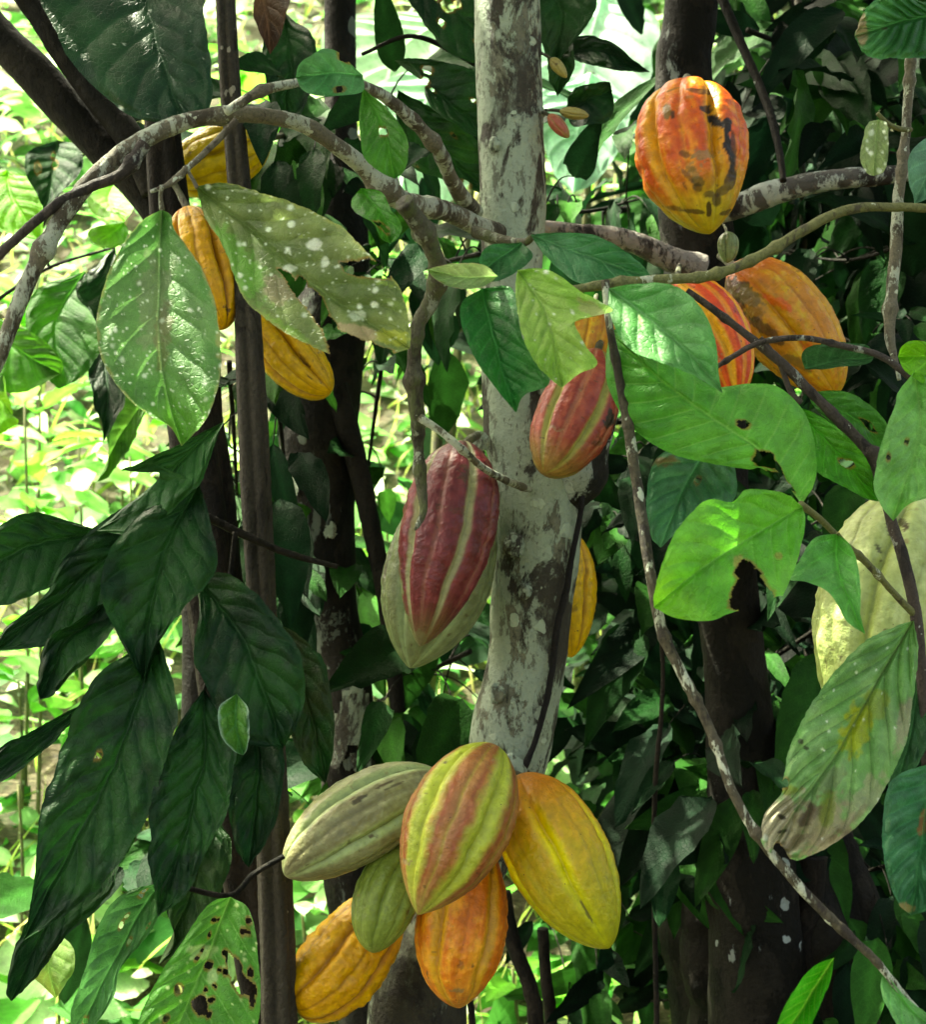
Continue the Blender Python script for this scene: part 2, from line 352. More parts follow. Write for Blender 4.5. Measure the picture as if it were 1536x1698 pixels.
    if not keep.all():
        nk = ~keep; dl = nk.copy()
        for _ in range(3):
            e = dl.copy(); e[1:] |= dl[:-1]; e[:-1] |= dl[1:]
            if _ < 1: e[:, 1:] |= dl[:, :-1]; e[:, :-1] |= dl[:, 1:]
            dl = e
            c[dl & keep] = c[dl & keep]*0.55+lin((125, 100, 45))*0.45
    V = AT(P, Y).reshape(-1, 3); Q = gridq(nt_, m); kf = keep.ravel()
    Q = Q[kf[Q].all(1)]
    used = np.unique(Q); mp = -np.ones(len(V), int); mp[used] = np.arange(len(used))
    V = V[used]; Q = mp[Q]; c = np.clip(c, 0.002, 0.95).reshape(-1, 3)[used]
    uv = np.stack([t, (v+1)/2], -1).reshape(-1, 2)[used]
    o = mesh(name, V, Q, mat or M_LEAF, parent, col=c, uv=uv)
    if label: o['label'] = label
    return o

# ------------------------------------------------------------------ scattered leaves (vectorised)
def leaf_cloud(name, base, dirs, ups, Ls, Ws, cols, mat, parent=None, loc=None, nt_=7, nw=5, droop=0.25, foldk=0.25, kind=0, nib=0.0, seed=0):
    base, dirs, ups = (np.asarray(a, float) for a in (base, dirs, ups)); n = len(base)
    dirs = dirs/(np.linalg.norm(dirs, axis=1)[:, None]+1e-9); side = np.cross(dirs, ups); side /= np.linalg.norm(side, axis=1)[:, None]+1e-9
    nor = np.cross(side, dirs)
    t = np.linspace(0, 1, nt_); v = np.linspace(-1, 1, nw)
    if kind == 0: wd = np.sin(np.pi*np.clip(t, 0, 1)**0.85)**0.75*(1-0.25*t); wd[-1] = 0.0; wd[0] = 0.06
    elif kind == 1: wd = np.sin(np.pi*t**0.6)**0.9
    else: wd = np.sin(np.pi*t**0.5)**0.55
    Tt, Vv = np.meshgrid(t, v, indexing='ij'); Wd = wd[:, None]*Vv
    rs = np.random.default_rng(seed+5)
    dr = droop*(0.4+1.2*rs.random(n)); tw = rs.normal(0, 0.25, n)
    al = Tt[None]*Ls[:, None, None]; sd = Wd[None]*Ws[:, None, None]/2
    up = -dr[:, None, None]*(Tt[None]**2)*Ls[:, None, None]+foldk*np.abs(sd)+tw[:, None, None]*sd*Tt[None]
    up = up+rs.normal(0, 0.02, (n, nt_, nw))*Ls[:, None, None]*np.abs(Vv)[None]
    P = base[:, None, None]+dirs[:, None, None]*al[..., None]+side[:, None, None]*sd[..., None]+nor[:, None, None]*up[..., None]
    sh = 1+0.55*np.exp(-(Vv/0.25)**2)*(1-0.5*Tt)
    cc = np.asarray(cols)[:, None, None]*sh[None, ..., None]*(0.85+0.3*rs.random((n, nt_, nw, 1)))
    q = gridq(nt_, nw); Q = (q[None]+(np.arange(n)*nt_*nw)[:, None, None]).reshape(-1, 4)
    if nib: Q = Q[rs.random(len(Q)) > nib]
    uv = np.broadcast_to(np.stack([Tt, (Vv+1)/2], -1)[None], (n, nt_, nw, 2))
    return mesh(name, P.reshape(-1, 3), Q, mat, parent, col=np.clip(cc, 0, .95).reshape(-1, 3), uv=uv.reshape(-1, 2), loc=loc)

# ------------------------------------------------------------------ pods
def pod(label, base, mid, tip, Y, hw, style, roll=0.0, tm=0.45, te=0.95, be=2.1, ridge=1.0, wart=1.0, bumpy=0.0, rots=(), group=None, stalk=None,
        name='cacao_pod', cat='cacao pod', res=(230, 200), sec=0.55, sharp=1.0):
    Yb, Ym, Yt = Y if hasattr(Y, '__len__') else (Y, Y, Y)
    P0, Pm, P2 = (np.array(at(*p, y)) for p, y in ((base, Yb), (mid, Ym), (tip, Yt)))
    P1 = 2*Pm-0.5*(P0+P2)
    nt_, ns = res; t = (1-np.cos(np.linspace(0, np.pi, nt_)))/2
    C = P0[None]*((1-t)**2)[:, None]+P1[None]*(2*t*(1-t))[:, None]+P2[None]*(t**2)[:, None]
    T, A, B = frames(C)
    R0 = hw/F*Ym
    s1 = np.clip(1-t/tm, 0, 1); s2 = np.clip((t-tm)/(1-tm), 0, 1)
    f = np.where(t < tm, np.clip(1-s1**be, 0, 1)**0.62, np.clip(1-s2**2.1, 0, 1)**te)
    th = np.linspace(0, 2*np.pi, ns, endpoint=False)+roll
    sd = abs(hash(label)) % 1000 if False else sum(map(ord, label)) % 997
    k5 = th*5/(2*np.pi)
    wig = (fbm(np.stack([t*4, t*0+sd, t*0], -1), sd, 3)-0.5)*0.17
    K = k5[None]+wig[:, None]; d1 = np.abs(K-np.round(K)); d2 = np.abs((K+0.5)-np.round(K+0.5))
    g1 = np.exp(-(d1/0.11)**2); g2 = np.exp(-(d2/0.085)**2)
    n1s = np.exp(-(d1/(0.035*sharp))**2); n2s = np.exp(-(d2/(0.03*sharp))**2)
    D = A[:, None]*np.cos(th-roll)[None, :, None]+B[:, None]*np.sin(th-roll)[None, :, None]
    rr = R0*f[:, None]*np.ones((1, ns))
    P = C[:, None]+D*rr[..., None]
    q = P/R0; q3 = q+sd*3.1
    w1 = fbm(q3*np.array([3.2, 3.2, 3.2]), sd+1, 3)-0.5; w2 = fbm(q3*8, sd+2, 3)-0.5; w3 = fbm(q3*19, sd+12, 2)-0.5
    # warts stretched round the pod
    tt = np.broadcast_to(t[:, None], (nt_, ns)); Lg = np.linalg.norm(P2-P0)/R0
    wc = fbm(np.stack([np.cos(th)[None]*2.2+0*tt, np.sin(th)[None]*2.2+0*tt, tt*Lg*5.0+sd], -1), sd+3, 3)-0.5
    n_w = fbm(q3*1.6, sd+31, 3)
    amp = np.sin(np.pi*np.clip(t, 0.0, 1))[:, None]**0.5
    rad = 1-ridge*amp*(0.115*g1*(0.7+0.6*n_w)+0.045*n1s)-ridge*sec*amp*(0.055*g2+0.02*n2s)+wart*(0.040*w1+0.030*w2+0.012*w3+0.045*wc*(1-g1))*amp
    if bumpy: rad = rad+bumpy*amp*(np.abs(fbm(q3*2.1, sd+7, 2)-0.5)*0.5-0.08)
    P = C[:, None]+D*(rr*rad)[..., None]
    # colours
    S = {k: lin(v) for k, v in style.items() if hasattr(v, '__len__')}
    one = np.ones((nt_, ns, 1)); c = S['ridge']*one
    n_l = fbm(np.stack([np.cos(th)[None]*1.3+0*tt, np.sin(th)[None]*1.3+0*tt, tt*3.0+sd], -1), sd+4, 4)
    nfine = fbm(q3*7, sd+8, 4)
    nstr = fbm(np.stack([np.cos(th)[None]*9+0*tt, np.sin(th)[None]*9+0*tt, tt*3.5+sd], -1), sd+14, 4)
    nfine = nfine*0.62+nstr*0.38+(nstr-0.5)*0.3
    if 'mottle' in S: c = c+(S['mottle']-c)*sstep(0.42, 0.66, nfine*0.6+n_l*0.4)[..., None]*style.get('ma', 0.7)
    fw = style.get('fw', 0.13); fj = (nfine-0.5)*style.get('fj', 0.35)
    def stripe(d, w_): return 1-sstep(w_*0.55, w_*1.35, d*(1+fj))
    if 'furrow' in S: c = c+(S['furrow']-c)*(stripe(d1, fw)*style.get('fa', 1.0))[..., None]
    if 'furrow2' in S or style.get('f2', 0): c = c+(S.get('furrow2', S.get('furrow'))-c)*(stripe(d2, fw*0.6)*style.get('f2', 0.6))[..., None]
    if 'line' in S: c = c+(S['line']-c)*(np.maximum(n1s, n2s*0.8)*style.get('la', 0.8))[..., None]
    if 'base' in S: c = c+(S['base']-c)*((1-sstep(0.05, style.get('bl', 0.5), tt+(n_l-0.5)*0.3))*style.get('ba', 0.8))[..., None]
    if 'tip' in S: c = c+(S['tip']-c)*(sstep(style.get('tl', 0.6), 0.98, tt+(n_l-0.5)*0.3)*style.get('ta', 0.8))[..., None]
    c = c*(0.66+0.68*nfine)[..., None]
    rs = np.random.default_rng(sd)
    for k in range(int(34*style.get('scars', 1))):                       # scabs, scratches and insect marks all over the skin
        u0, v0 = rs.uniform(.06, .94), rs.uniform(0, ns); big = rs.random() < .16
        a_, b_ = (rs.uniform(.012, .03), rs.uniform(3, 9)) if big else (rs.uniform(.003, .009), rs.uniform(1.0, 2.6))
        if rs.random() < .3: a_ *= 2.5; b_ *= .5
        dv = np.abs((np.arange(ns)[None]-v0+ns/2) % ns-ns/2); d = np.hypot((tt-u0)/a_, dv/b_)+(w2+w3)*2.2
        mk = (1-sstep(.7, 1.15, d))*rs.uniform(.35, .85); c = c+(lin((78, 56, 26) if rs.random() < .7 else (150, 130, 85))-c)*mk[..., None]
        if big: rad_cut = mk*0.012
    # screen-independent patches: given round the point of the skin that faces a picture position
    px = P[..., 0]/P[..., 1]*F+CX; py = CY-(P[..., 2]-CAMZ)/P[..., 1]*F; front = (D[..., 1] < 0.15)
    for (cx, cy, rx, ry, an, pc, k) in rots:
        a = math.radians(an); dx = px-cx; dy = py-cy
        d = np.hypot((dx*math.cos(a)+dy*math.sin(a))/rx, (-dx*math.sin(a)+dy*math.cos(a))/ry)+(fbm(q3*6, sd+9, 4)-0.5)*1.6
        c = c+(lin(pc)-c)*(k*(1-sstep(0.78, 1.0, d))*front)[..., None]
    c[-3:] = c[-3:]*0.35+lin((60, 40, 20))*0.65
    V = np.vstack([P.reshape(-1, 3), C[:1], C[-1:]]); Q = gridq(nt_, ns, True); j = np.arange(ns); j2 = (j+1) % ns
    T1 = np.stack([np.full(ns, nt_*ns), j, j2], -1); T2 = np.stack([np.full(ns, nt_*ns+1), (nt_-1)*ns+j2, (nt_-1)*ns+j], -1)
    cc = np.vstack([c.reshape(-1, 3), c[0].mean(0)[None], c[-1].mean(0)[None]])
    root = thing(name, label, cat, Vector(P0), group)
    mesh('husk', V, Q, M_POD, root, col=np.clip(cc, 0.003, 0.95), T=np.vstack([T1, T2]))
    # stalk
    if stalk is None:
        d0 = -T[0]; e = P0+d0*0.018+np.array([0, 0.012, 0.006])
    else: e = np.array(at(*stalk))
    q0 = P0+T[0]*R0*0.12; m_ = (q0+e)/2+np.array([0, 0, 0.004]); u = np.linspace(0, 1, 14)[:, None]
    Cs = q0*(1-u)**2+m_*2*u*(1-u)+e*u**2
    tube_world('stalk', Cs, np.linspace(max(.0022, R0*0.11), max(.0016, R0*0.09), 14), B_MOSS, root, 10, 0.1)
    return root

# ================================================================== SETTING
def HH(x, y):
    y = np.asarray(y, float); x = np.asarray(x, float)
    d = np.maximum(0, y-2.3)
    h = np.where(d < 9, 0.60*d**1.12, 0.60*9**1.12+(d-9)*0.16)
    h = h+0.10*(np.sin(x*1.3+0.4)*np.cos(y*0.9))*np.clip(d, 0, 1)
    return h
def ground():
    xs = np.sign(np.linspace(-1, 1, 161))*np.abs(np.linspace(-1, 1, 161))**2.2*60; ys = np.concatenate([np.linspace(-30, 0, 20), np.linspace(0.2, 12, 140), np.linspace(12.6, 90, 40)])
    X, Y = np.meshgrid(xs, ys, indexing='ij'); Z = HH(X, Y)+(fbm(np.stack([X*2, Y*2, X*0], -1), 3, 4)-0.5)*0.12
    m = NT('forest_soil'); obj = m.n('ShaderNodeTexCoord').outputs['Object']
    a = m.noise(obj, 6, 6, 0.65); b = m.noise(obj, 40, 6, 0.7)
    st = m.n('ShaderNodeMapping', {'Vector': obj}); st.inputs['Scale'].default_value = (1, 6, 4)
    s = m.noise(st.outputs[0], 22, 5, 0.7, 1.5)
    c = m.mix(m.ramp(a, 0.4, 0.6), (0.13, 0.10, 0.055), (0.07, 0.10, 0.03)); c = m.mix(m.ramp(s, 0.5, 0.6), c, (0.30, 0.26, 0.15)); c = m.mix(m.ramp(b, .5, .7), c, (0.04, 0.03, 0.02))
    bp = m.n('ShaderNodeBump', {'Strength': 1.0, 'Distance': 0.05, 'Height': m.math('ADD', b, s)})
    p = m.n('ShaderNodeBsdfPrincipled', {'Base Color': c, 'Roughness': 0.9, 'Normal': bp.outputs[0]}); m.t.links.new(p.outputs[0], m.out.inputs[0])
    tag(mesh('ground', np.stack([X, Y, Z], -1), gridq(len(xs), len(ys)), m.m), kind='structure')
ground()
def hnorm(x, y):
    e = 0.05; return np.stack([-(HH(x+e, y)-HH(x-e, y))/(2*e), -(HH(x, y+e)-HH(x, y-e))/(2*e), np.ones_like(x)], -1)
def pal(cols, n, rs, var=0.25):
    C = lin(np.array(cols)); c = C[rs.integers(0, len(C), n)]; return c*(1+var*rs.normal(0, 1, (n, 1))).clip(.3, 1.8)

# ground cover: countless small weeds all over the slope
def undergrowth():
    rs = np.random.default_rng(5); n = 11000
    y = 2.35+8.0*rs.random(n)**0.9; x = (rs.random(n)*2-1)*(y*0.42+0.5)
    z = HH(x, y)+rs.random(n)*0.13*(1+0.6*rs.random(n)); d = rs.normal(0, 1, (n, 3)); d[:, 2] = d[:, 2]*0.35+0.15
    u = hnorm(x, y)+rs.normal(0, 0.35, (n, 3)); L = (0.05+0.17*rs.random(n)**2.2)*(0.85+0.05*y); W = L*rs.uniform(.38, .75, n)
    c = pal([(105, 160, 78), (80, 142, 55), (155, 190, 135), (50, 105, 42), (125, 172, 100), (168, 192, 145), (68, 125, 50), (180, 195, 160)], n, rs)
    o = leaf_cloud('undergrowth', np.stack([x, y, z], -1), d, u, L, W, c, M_BG, nt_=5, nw=3, droop=.35, seed=1)
    tag(o, kind='stuff')
    # blades of grass
    n = 2600; y = 2.35+7.0*rs.random(n); x = (rs.random(n)*2-1)*(y*0.42+0.4); z = HH(x, y)
    d = rs.normal(0, 0.45, (n, 3)); d[:, 2] = 1; u = rs.normal(0, 1, (n, 3)); L = 0.10+0.22*rs.random(n); W = 0.006+0.006*rs.random(n)
    c = pal([(170, 190, 100), (150, 180, 80), (200, 195, 130)], n, rs)
    o = leaf_cloud('grass', np.stack([x, y, z], -1), d, u, L, W, c, M_BG, nt_=6, nw=3, droop=.7, kind=1, seed=2); tag(o, kind='stuff')
undergrowth()

# small leafy plants standing in the sunlit undergrowth, each its own thing
def plant(px, py, Y, n, L, cols, label, cat='plant', name='broadleaf_plant', group=None, wr=0.45, upness=0.5, kind=0, seed=0, stem=True, spread=1.0, mat=None):
    rs = np.random.default_rng(seed+100)
    x, y = (px-CX)/F*Y, Y; z0 = float(HH(x, y)); top = CAMZ-(py-CY)/F*Y
    hgt = max(0.05, top-z0); root = thing(name, label, cat, (x, y, z0), group)
    a = rs.random(n)*2*np.pi; k = rs.random(n)
    base = np.stack([x+0.02*np.cos(a), y+0.02*np.sin(a), z0+hgt*(0.35+0.6*k)], -1)
    d = np.stack([np.cos(a), np.sin(a), upness+rs.normal(0, .25, n)], -1)
    base = base+d*np.array([1, 1, 0.3])*L*0.3*spread*(0.3+rs.random((n, 1)))
    up = np.stack([0*a, 0*a, 1+0*a], -1)+rs.normal(0, .25, (n, 3))
    Ls = L*rs.uniform(.7, 1.2, n)
    if stem:
        C = np.array([[x, y, z0-0.03], [x+.01, y, z0+hgt*.5], [x, y, z0+hgt*0.97]]); tube_world('stem', catmull(C, 10), np.linspace(.006, .003, 10), B_GREEN, root, 8)
    leaf_cloud('foliage', base, d, up, Ls, Ls*wr*rs.uniform(.8, 1.2, n), pal(cols, n, rs, .15), mat or M_BG, root, droop=.45, kind=kind, seed=seed, nt_=9, nw=5)
    return root
YG = [(98, 162, 50), (84, 148, 48), (125, 178, 80)]; PG = [(155, 195, 130), (140, 185, 112), (175, 208, 155)]; MG = [(70, 130, 50), (90, 150, 60)]
gp = 'young plants in the sunlit undergrowth'
PL = [
 (40, 640, 3.4, 14, .20, YG, 'yellow-green broad-leaved seedling at the left edge beneath the long arching branch'),
 (130, 700, 3.6, 16, .24, PG, 'pale bright plant with long pointed leaves left of the big speckled leaf tip'),
 (215, 740, 3.5, 12, .22, PG, 'whitish sunlit plant just below the tip of the big speckled leaf'),
 (60, 800, 3.3, 14, .16, YG, 'small lime seedling low on the left beside the dark hanging leaves'),
 (60, 430, 4.2, 22, .20, YG, 'lime leafy bush behind the arching branch at the left edge'),
 (30, 1120, 3.3, 14, .15, YG, 'small seedling between dark leaves near the left edge'),
 (130, 1010, 3.4, 12, .14, PG, 'pale seedling glimpsed through the dark leaf hole on the left'),
 (30, 1290, 3.0, 6, .34, PG, 'large pale green plant with wide upright leaves at the lower left edge'),
 (90, 1560, 2.9, 7, .20, YG, 'yellowing seedling at the bottom left corner'),
 (640, 800, 3.6, 16, .15, YG, 'bright seedling in the gap left of the maroon pod'),
 (650, 900, 3.3, 9, .16, PG, 'pale three-leaved seedling behind the left side of the maroon pod'),
 (470, 1120, 3.2, 12, .13, YG, 'lime seedling right of the twin poles'),
 (500, 1500, 3.0, 12, .14, PG, 'pale seedling beside the amber pod at the bottom'),
 (850, 1600, 2.9, 10, .12, YG, 'star-leaved seedling under the yellow pod at the bottom'),
 (1110, 1540, 3.0, 12, .12, YG, 'lime seedling in the gap under the right-hand yellow pod'),
 (1440, 1560, 2.8, 12, .11, YG, 'small bright seedling low on the right behind the drooping branch'),
 (430, 90, 6.5, 26, .30, YG, 'bright bush on the slope between the two thin poles at the top'),
 (680, 240, 5.0, 18, .18, YG, 'lime bush glowing left of the main trunk near the top'),
 (1010, 330, 5.2, 14, .16, YG, 'bright bush behind the orange pod on the left side'),
 (1290, 60, 6.0, 18, .22, YG, 'sunlit bush high up behind the dark thin branch'),
 (1230, 440, 4.6, 10, .14, YG, 'small bright bush glimpsed right of the tiny green pod'),
 (80, 120, 6.8, 24, .28, PG, 'whitish bush high up on the slope behind the leaning dark trunks'),
 (200, 560, 4.4, 14, .2, YG, 'lime bush behind the big speckled leaf'),
 (1150, 1180, 3.4, 9, .10, YG, 'tiny sunlit seedling right of the long drooping branch'),
]
for i, p in enumerate(PL): plant(*p, group=gp, seed=i)

# great pale leaves high up behind the trunk (elephant-ear plant)
def elephant(label, px, py, Y, specs, seed):
    x = (px-CX)/F*Y; z0 = float(HH(x, Y)); root = thing('elephant_ear_plant', label, 'plant', (x, Y, z0), 'elephant-ear plants on the slope')
    for (L, M, R, y0, y1, c) in specs:
        leaf(root, L, M, R, y0, y1, c, col2=tuple(min(255, k+12) for k in c), vein=(210, 235, 215), nv=8, mat=M_BG, quilt=.006, fold=.05, arch=.05, veins=.25, specks=0)
        b = np.array(at(*M[0], y0)); C = catmull(np.array([[x, Y, z0], [(x+b[0])/2, Y, (z0+b[2])/2], b]), 14); tube_world('leaf_stalk', C, np.linspace(.016, .008, 14), B_GREEN, root, 8)
elephant('great pale blue-green leaf plant left of the main trunk behind the upper branches', 700, 330, 3.6, [
 ([(640, 130), (600, 190), (640, 290)], [(800, 90), (700, 180), (660, 340)], [(830, 200), (800, 280), (720, 350)], 3.7, 3.5, (150, 190, 160)),
 ([(560, 30), (540, 110), (600, 180)], [(760, 20), (660, 90), (640, 200)], [(800, 90), (770, 160), (700, 220)], 3.9, 3.7, (160, 195, 160))], 1)
elephant('great pale blue-green leaf plant right of the main trunk behind the tiny pods', 960, 360, 3.6, [
 ([(870, 40), (880, 120), (900, 200)], [(1000, -10), (970, 120), (950, 260)], [(1090, 30), (1080, 130), (1020, 220)], 3.7, 3.5, (165, 205, 180)),
 ([(890, 160), (900, 230), (920, 290)], [(980, 120), (960, 220), (950, 320)], [(1040, 170), (1030, 240), (990, 300)], 3.4, 3.3, (150, 195, 165))], 2)
elephant('pale leaf plant glimpsed through the gap right of the orange pod', 1380, 420, 3.5, [
 ([(1330, 180), (1320, 250), (1340, 330)], [(1400, 150), (1390, 260), (1380, 420)], [(1450, 200), (1440, 300), (1410, 390)], 3.6, 3.4, (160, 200, 175))], 3)

# ================================================================== TRUNKS
def shade_crown(root, x0, x1, y0, y1, z0, z1, n, seed, L=(.2, .3), limbs=(), trunk_top=None):  # unseen leaf boxes, sized and set towards the sun to shade the scene
    rs = np.random.default_rng(seed)
    b = np.stack([rs.uniform(x0, x1, n), rs.uniform(y0, y1, n), rs.uniform(z0, z1, n)], -1)
    d = rs.normal(0, 1, (n, 3)); d[:, 2] = d[:, 2]*.3-.25; u = rs.normal(0, .45, (n, 3)); u[:, 2] = 1
    Ls = rs.uniform(*L, n)
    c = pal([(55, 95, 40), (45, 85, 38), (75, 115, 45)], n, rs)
    leaf_cloud('shade_crown', b, d, u, Ls, Ls*.4, c, M_DARKLEAF, root, droop=.35, seed=seed)
    if trunk_top is not None:
        for k in range(7):
            e = np.array([rs.uniform(x0, x1), rs.uniform(y0, y1), rs.uniform(z0, z1)]); s = np.array(trunk_top)
            C = catmull(np.array([s, (s+e)/2+np.array([0, 0, .25]), e]), 30); tube_world('limb', C, np.linspace(.022, .006, 30), B_BACK, root, 8, .1, seed=k)
def ext(pts, Y):                         # lengthen a traced trunk to the ground
    p = pts[-1]; gy = CY+(CAMZ-float(HH((p[0]-CX)/F*Y, Y))+0.05)*F/Y
    return pts+[(p[0]+10, (p[1]+gy)/2, p[2]*1.05), (p[0]+5, gy, p[2]*1.25)]
def ground_at(px, Y):
    x = (px-CX)/F*Y; return (x, Y, float(HH(x, Y)))

# main cacao tree
YM = 1.75
main = thing('cacao_tree', 'main cacao tree with pale lichen-blotched trunk rising through the middle', 'tree', ground_at(640, YM))
tube('trunk', ext([(842, -900, 100), (842, -400, 104), (842, -150, 108), (842, 0, 108), (846, 200, 108), (850, 330, 108), (848, 450, 100), (850, 560, 104), (862, 700, 128), (886, 790, 150), (894, 900, 142), (882, 1000, 134), (873, 1100, 130), (852, 1200, 138), (832, 1290, 130), (780, 1400, 140), (725, 1550, 150), (690, 1700, 165)], YM), YM, B_MAIN, main, 72, 0.07, .03, seed=4)
tube('branch', [(838, 392, 40), (800, 378, 34), (740, 350, 32), (690, 340, 34), (650, 322, 32), (600, 275, 29), (560, 243, 28), (500, 206, 27), (420, 190, 26), (340, 195, 27), (270, 215, 29), (200, 256, 30), (130, 322, 28), (80, 400, 28), (40, 480, 27), (0, 585, 25), (-60, 720, 22), (-100, 860, 18)], 0, B_TWIG, main, 20, .12, .10, seed=8, knots=9) if False else None
def ypath(pts, ys):
    n = len(pts); yy = np.interp(np.linspace(0, 1, n), np.linspace(0, 1, len(ys)), ys); return [(*p, y) for p, y in zip(pts, yy)]
tube('branch', ypath([(838, 392, 40), (800, 378, 34), (740, 350, 32), (690, 340, 34), (650, 322, 32), (600, 275, 29), (560, 243, 28), (500, 206, 27), (420, 190, 26), (340, 195, 27), (270, 215, 29), (200, 256, 30), (130, 322, 28), (80, 400, 28), (40, 480, 27), (0, 585, 25), (-60, 720, 22), (-100, 860, 18)], [1.74, 1.5, 1.38, 1.32, 1.3]), 0, B_TWIG, main, 20, .12, .10, seed=8, knots=9)
tube('branch', ypath([(790, 352, 26), (765, 325, 28), (745, 290, 24), (725, 245, 22), (685, 200, 22), (645, 165, 20), (602, 143, 18), (550, 130, 14), (490, 138, 15), (430, 152, 17), (375, 185, 15)], [1.72, 1.5, 1.4, 1.34]), 0, B_TWIG, main, 16, .12, .12, seed=9, knots=5)
tube('branch', ypath([(240, 238, 24), (205, 285, 20), (150, 310, 18), (100, 335, 17), (50, 375, 16), (0, 420, 15), (-60, 480, 13)], [1.34, 1.3]), 0, B_TWIGD, main, 14, .12, .12, seed=10, knots=3)
tube('twig', ypath([(392, 200, 12), (350, 243, 11), (310, 280, 10), (280, 305, 9), (250, 318, 6)], [1.31, 1.27]), 0, B_TWIG, main, 12, .12, .12, seed=11, knots=4)
tube('twig', ypath([(268, 308, 8), (266, 325, 7), (268, 348, 9)], [1.27, 1.28]), 0, B_TWIG, main, 10, .1, seed=12)
tube('twig', ypath([(306, 275, 7), (318, 295, 6), (327, 312, 7)], [1.29, 1.29]), 0, B_TWIG, main, 10, .1, seed=13)
tube('branch', ypath([(668, 335, 34), (695, 370, 32), (718, 415, 28), (726, 455, 27), (715, 500, 26), (692, 540, 24), (687, 600, 24), (692, 690, 26), (694, 740, 18), (698, 800, 19), (702, 845, 13), (694, 868, 9), (688, 878, 4)], [1.42, 1.5, 1.52, 1.48]), 0, B_MOSS, main, 18, .2, .16, seed=14, knots=9)
tube('twig', ypath([(696, 692, 14), (730, 715, 12), (770, 748, 12), (800, 775, 12), (835, 795, 12), (862, 806, 12), (880, 812, 9)], [1.48, 1.47, 1.58, 1.70]), 0, B_TWIG, main, 12, .15, .15, seed=15, knots=3)
tube('branch_stub', ypath([(915, 830, 90), (955, 790, 74), (985, 745, 52), (1005, 705, 34), (1015, 680, 22)], [1.74, 1.69]), 0, B_STUB, main, 24, .16, .1, seed=16, knots=1)
tube('twig', ypath([(790, 385, 22), (830, 396, 16), (868, 402, 14), (885, 392, 10)], [1.6, 1.5]), 0, B_MOSS, main, 12, .15, .1, seed=17)
shade_crown(main, -2.5, .75, -.1, 2.35, 3.05, 3.8, 1350, 21, trunk_top=np.array(at(842, -880, YM)))
def cushion(px, py, Y, r, seed):
    c = np.array(at(px, py, Y)); n, k = 26, 30; a = np.linspace(0.02, np.pi-.02, n)[:, None]; b = np.linspace(0, 2*np.pi, k, endpoint=False)[None]
    D = np.stack([np.sin(a)*np.cos(b), np.sin(a)*np.sin(b), np.cos(a)+0*b], -1)
    R = r*(1+0.9*(fbm(D*1.8+seed, seed, 4)-.5)); V = c+D*R[..., None]*np.array([1, .8, 1.15])
    mesh('bark_cushion', V, gridq(n, k, True), B_MAIN, main)
for a in [(852, 905, 1.70, .014), (795, 735, 1.71, .012), (848, 1285, 1.68, .020), (820, 1330, 1.70, .022), (1000, 1290-720, 1.72, .012), (890, 88, 1.74, .007), (893, 186, 1.74, .008), (905, 640, 1.71, .012), (820, 240, 1.71, .008), (870, 980, 1.69, .009), (825, 1150, 1.70, .010)]: cushion(*a, seed=int(a[0]))
v = tube('trunk_crack_line', ypath([(968, 800, 9), (963, 850, 10), (950, 920, 10), (938, 985, 12), (924, 1040, 12), (916, 1110, 11), (902, 1180, 11), (884, 1240, 10), (866, 1278, 14), (850, 1310, 10)], [1.71, 1.70, 1.695, 1.69]), 0, B_BLACK, None, 12, .2, .25, seed=18)  # dark tube standing in for a crack line on the trunk bark
tag(v, 'thin black crack line built as a tube running down the right side of the pale main trunk', 'crack')

# right-hand dark tree behind the orange pods
YR = 2.05
rt = thing('cacao_tree', 'dark-barked cacao tree on the right behind the orange pods', 'tree', ground_at(1230, YR))
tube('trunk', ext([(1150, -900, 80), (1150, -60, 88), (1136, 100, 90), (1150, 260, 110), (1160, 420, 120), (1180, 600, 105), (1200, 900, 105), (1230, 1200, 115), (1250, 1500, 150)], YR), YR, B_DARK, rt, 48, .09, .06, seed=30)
tube('branch', ypath([(1165, 345, 60), (1215, 345, 44), (1270, 325, 42), (1330, 308, 36), (1400, 296, 34), (1480, 290, 30), (1600, 270, 26)], [2.0, 1.9]), 0, bark_mat('greyish_branch_bark', (0.10, 0.095, 0.085), (0.02, 0.016, 0.014), (0.40, 0.45, 0.40), 0.55, 0.2, 7, 0.3), rt, 24, .1, .08, seed=31)
tube('branch', ypath([(1160, 450, 60), (1120, 432, 42), (1060, 405, 36), (1010, 392, 32), (960, 385, 26), (900, 376, 22), (860, 372, 14)], [2.0, 1.92]), 0, bark_mat('pinkish_branch_bark', (0.12, 0.10, 0.085), (0.025, 0.018, 0.016), (0.33, 0.30, 0.27), 0.75, 0.2, 9, 0.2), rt, 24, .12, .08, seed=32)
tube('branch', ypath([(1150, -120, 30), (1195, -10, 18), (1240, 95, 15), (1272, 170, 14), (1290, 235, 13), (1300, 300, 11)], [2.0, 1.85]), 0, B_DARK, rt, 14, .1, .1, seed=33)
shade_crown(rt, -.2, 2.6, .6, 5.2, 3.9, 4.8, 1250, 22, trunk_top=np.array(at(1150, -880, YR)))

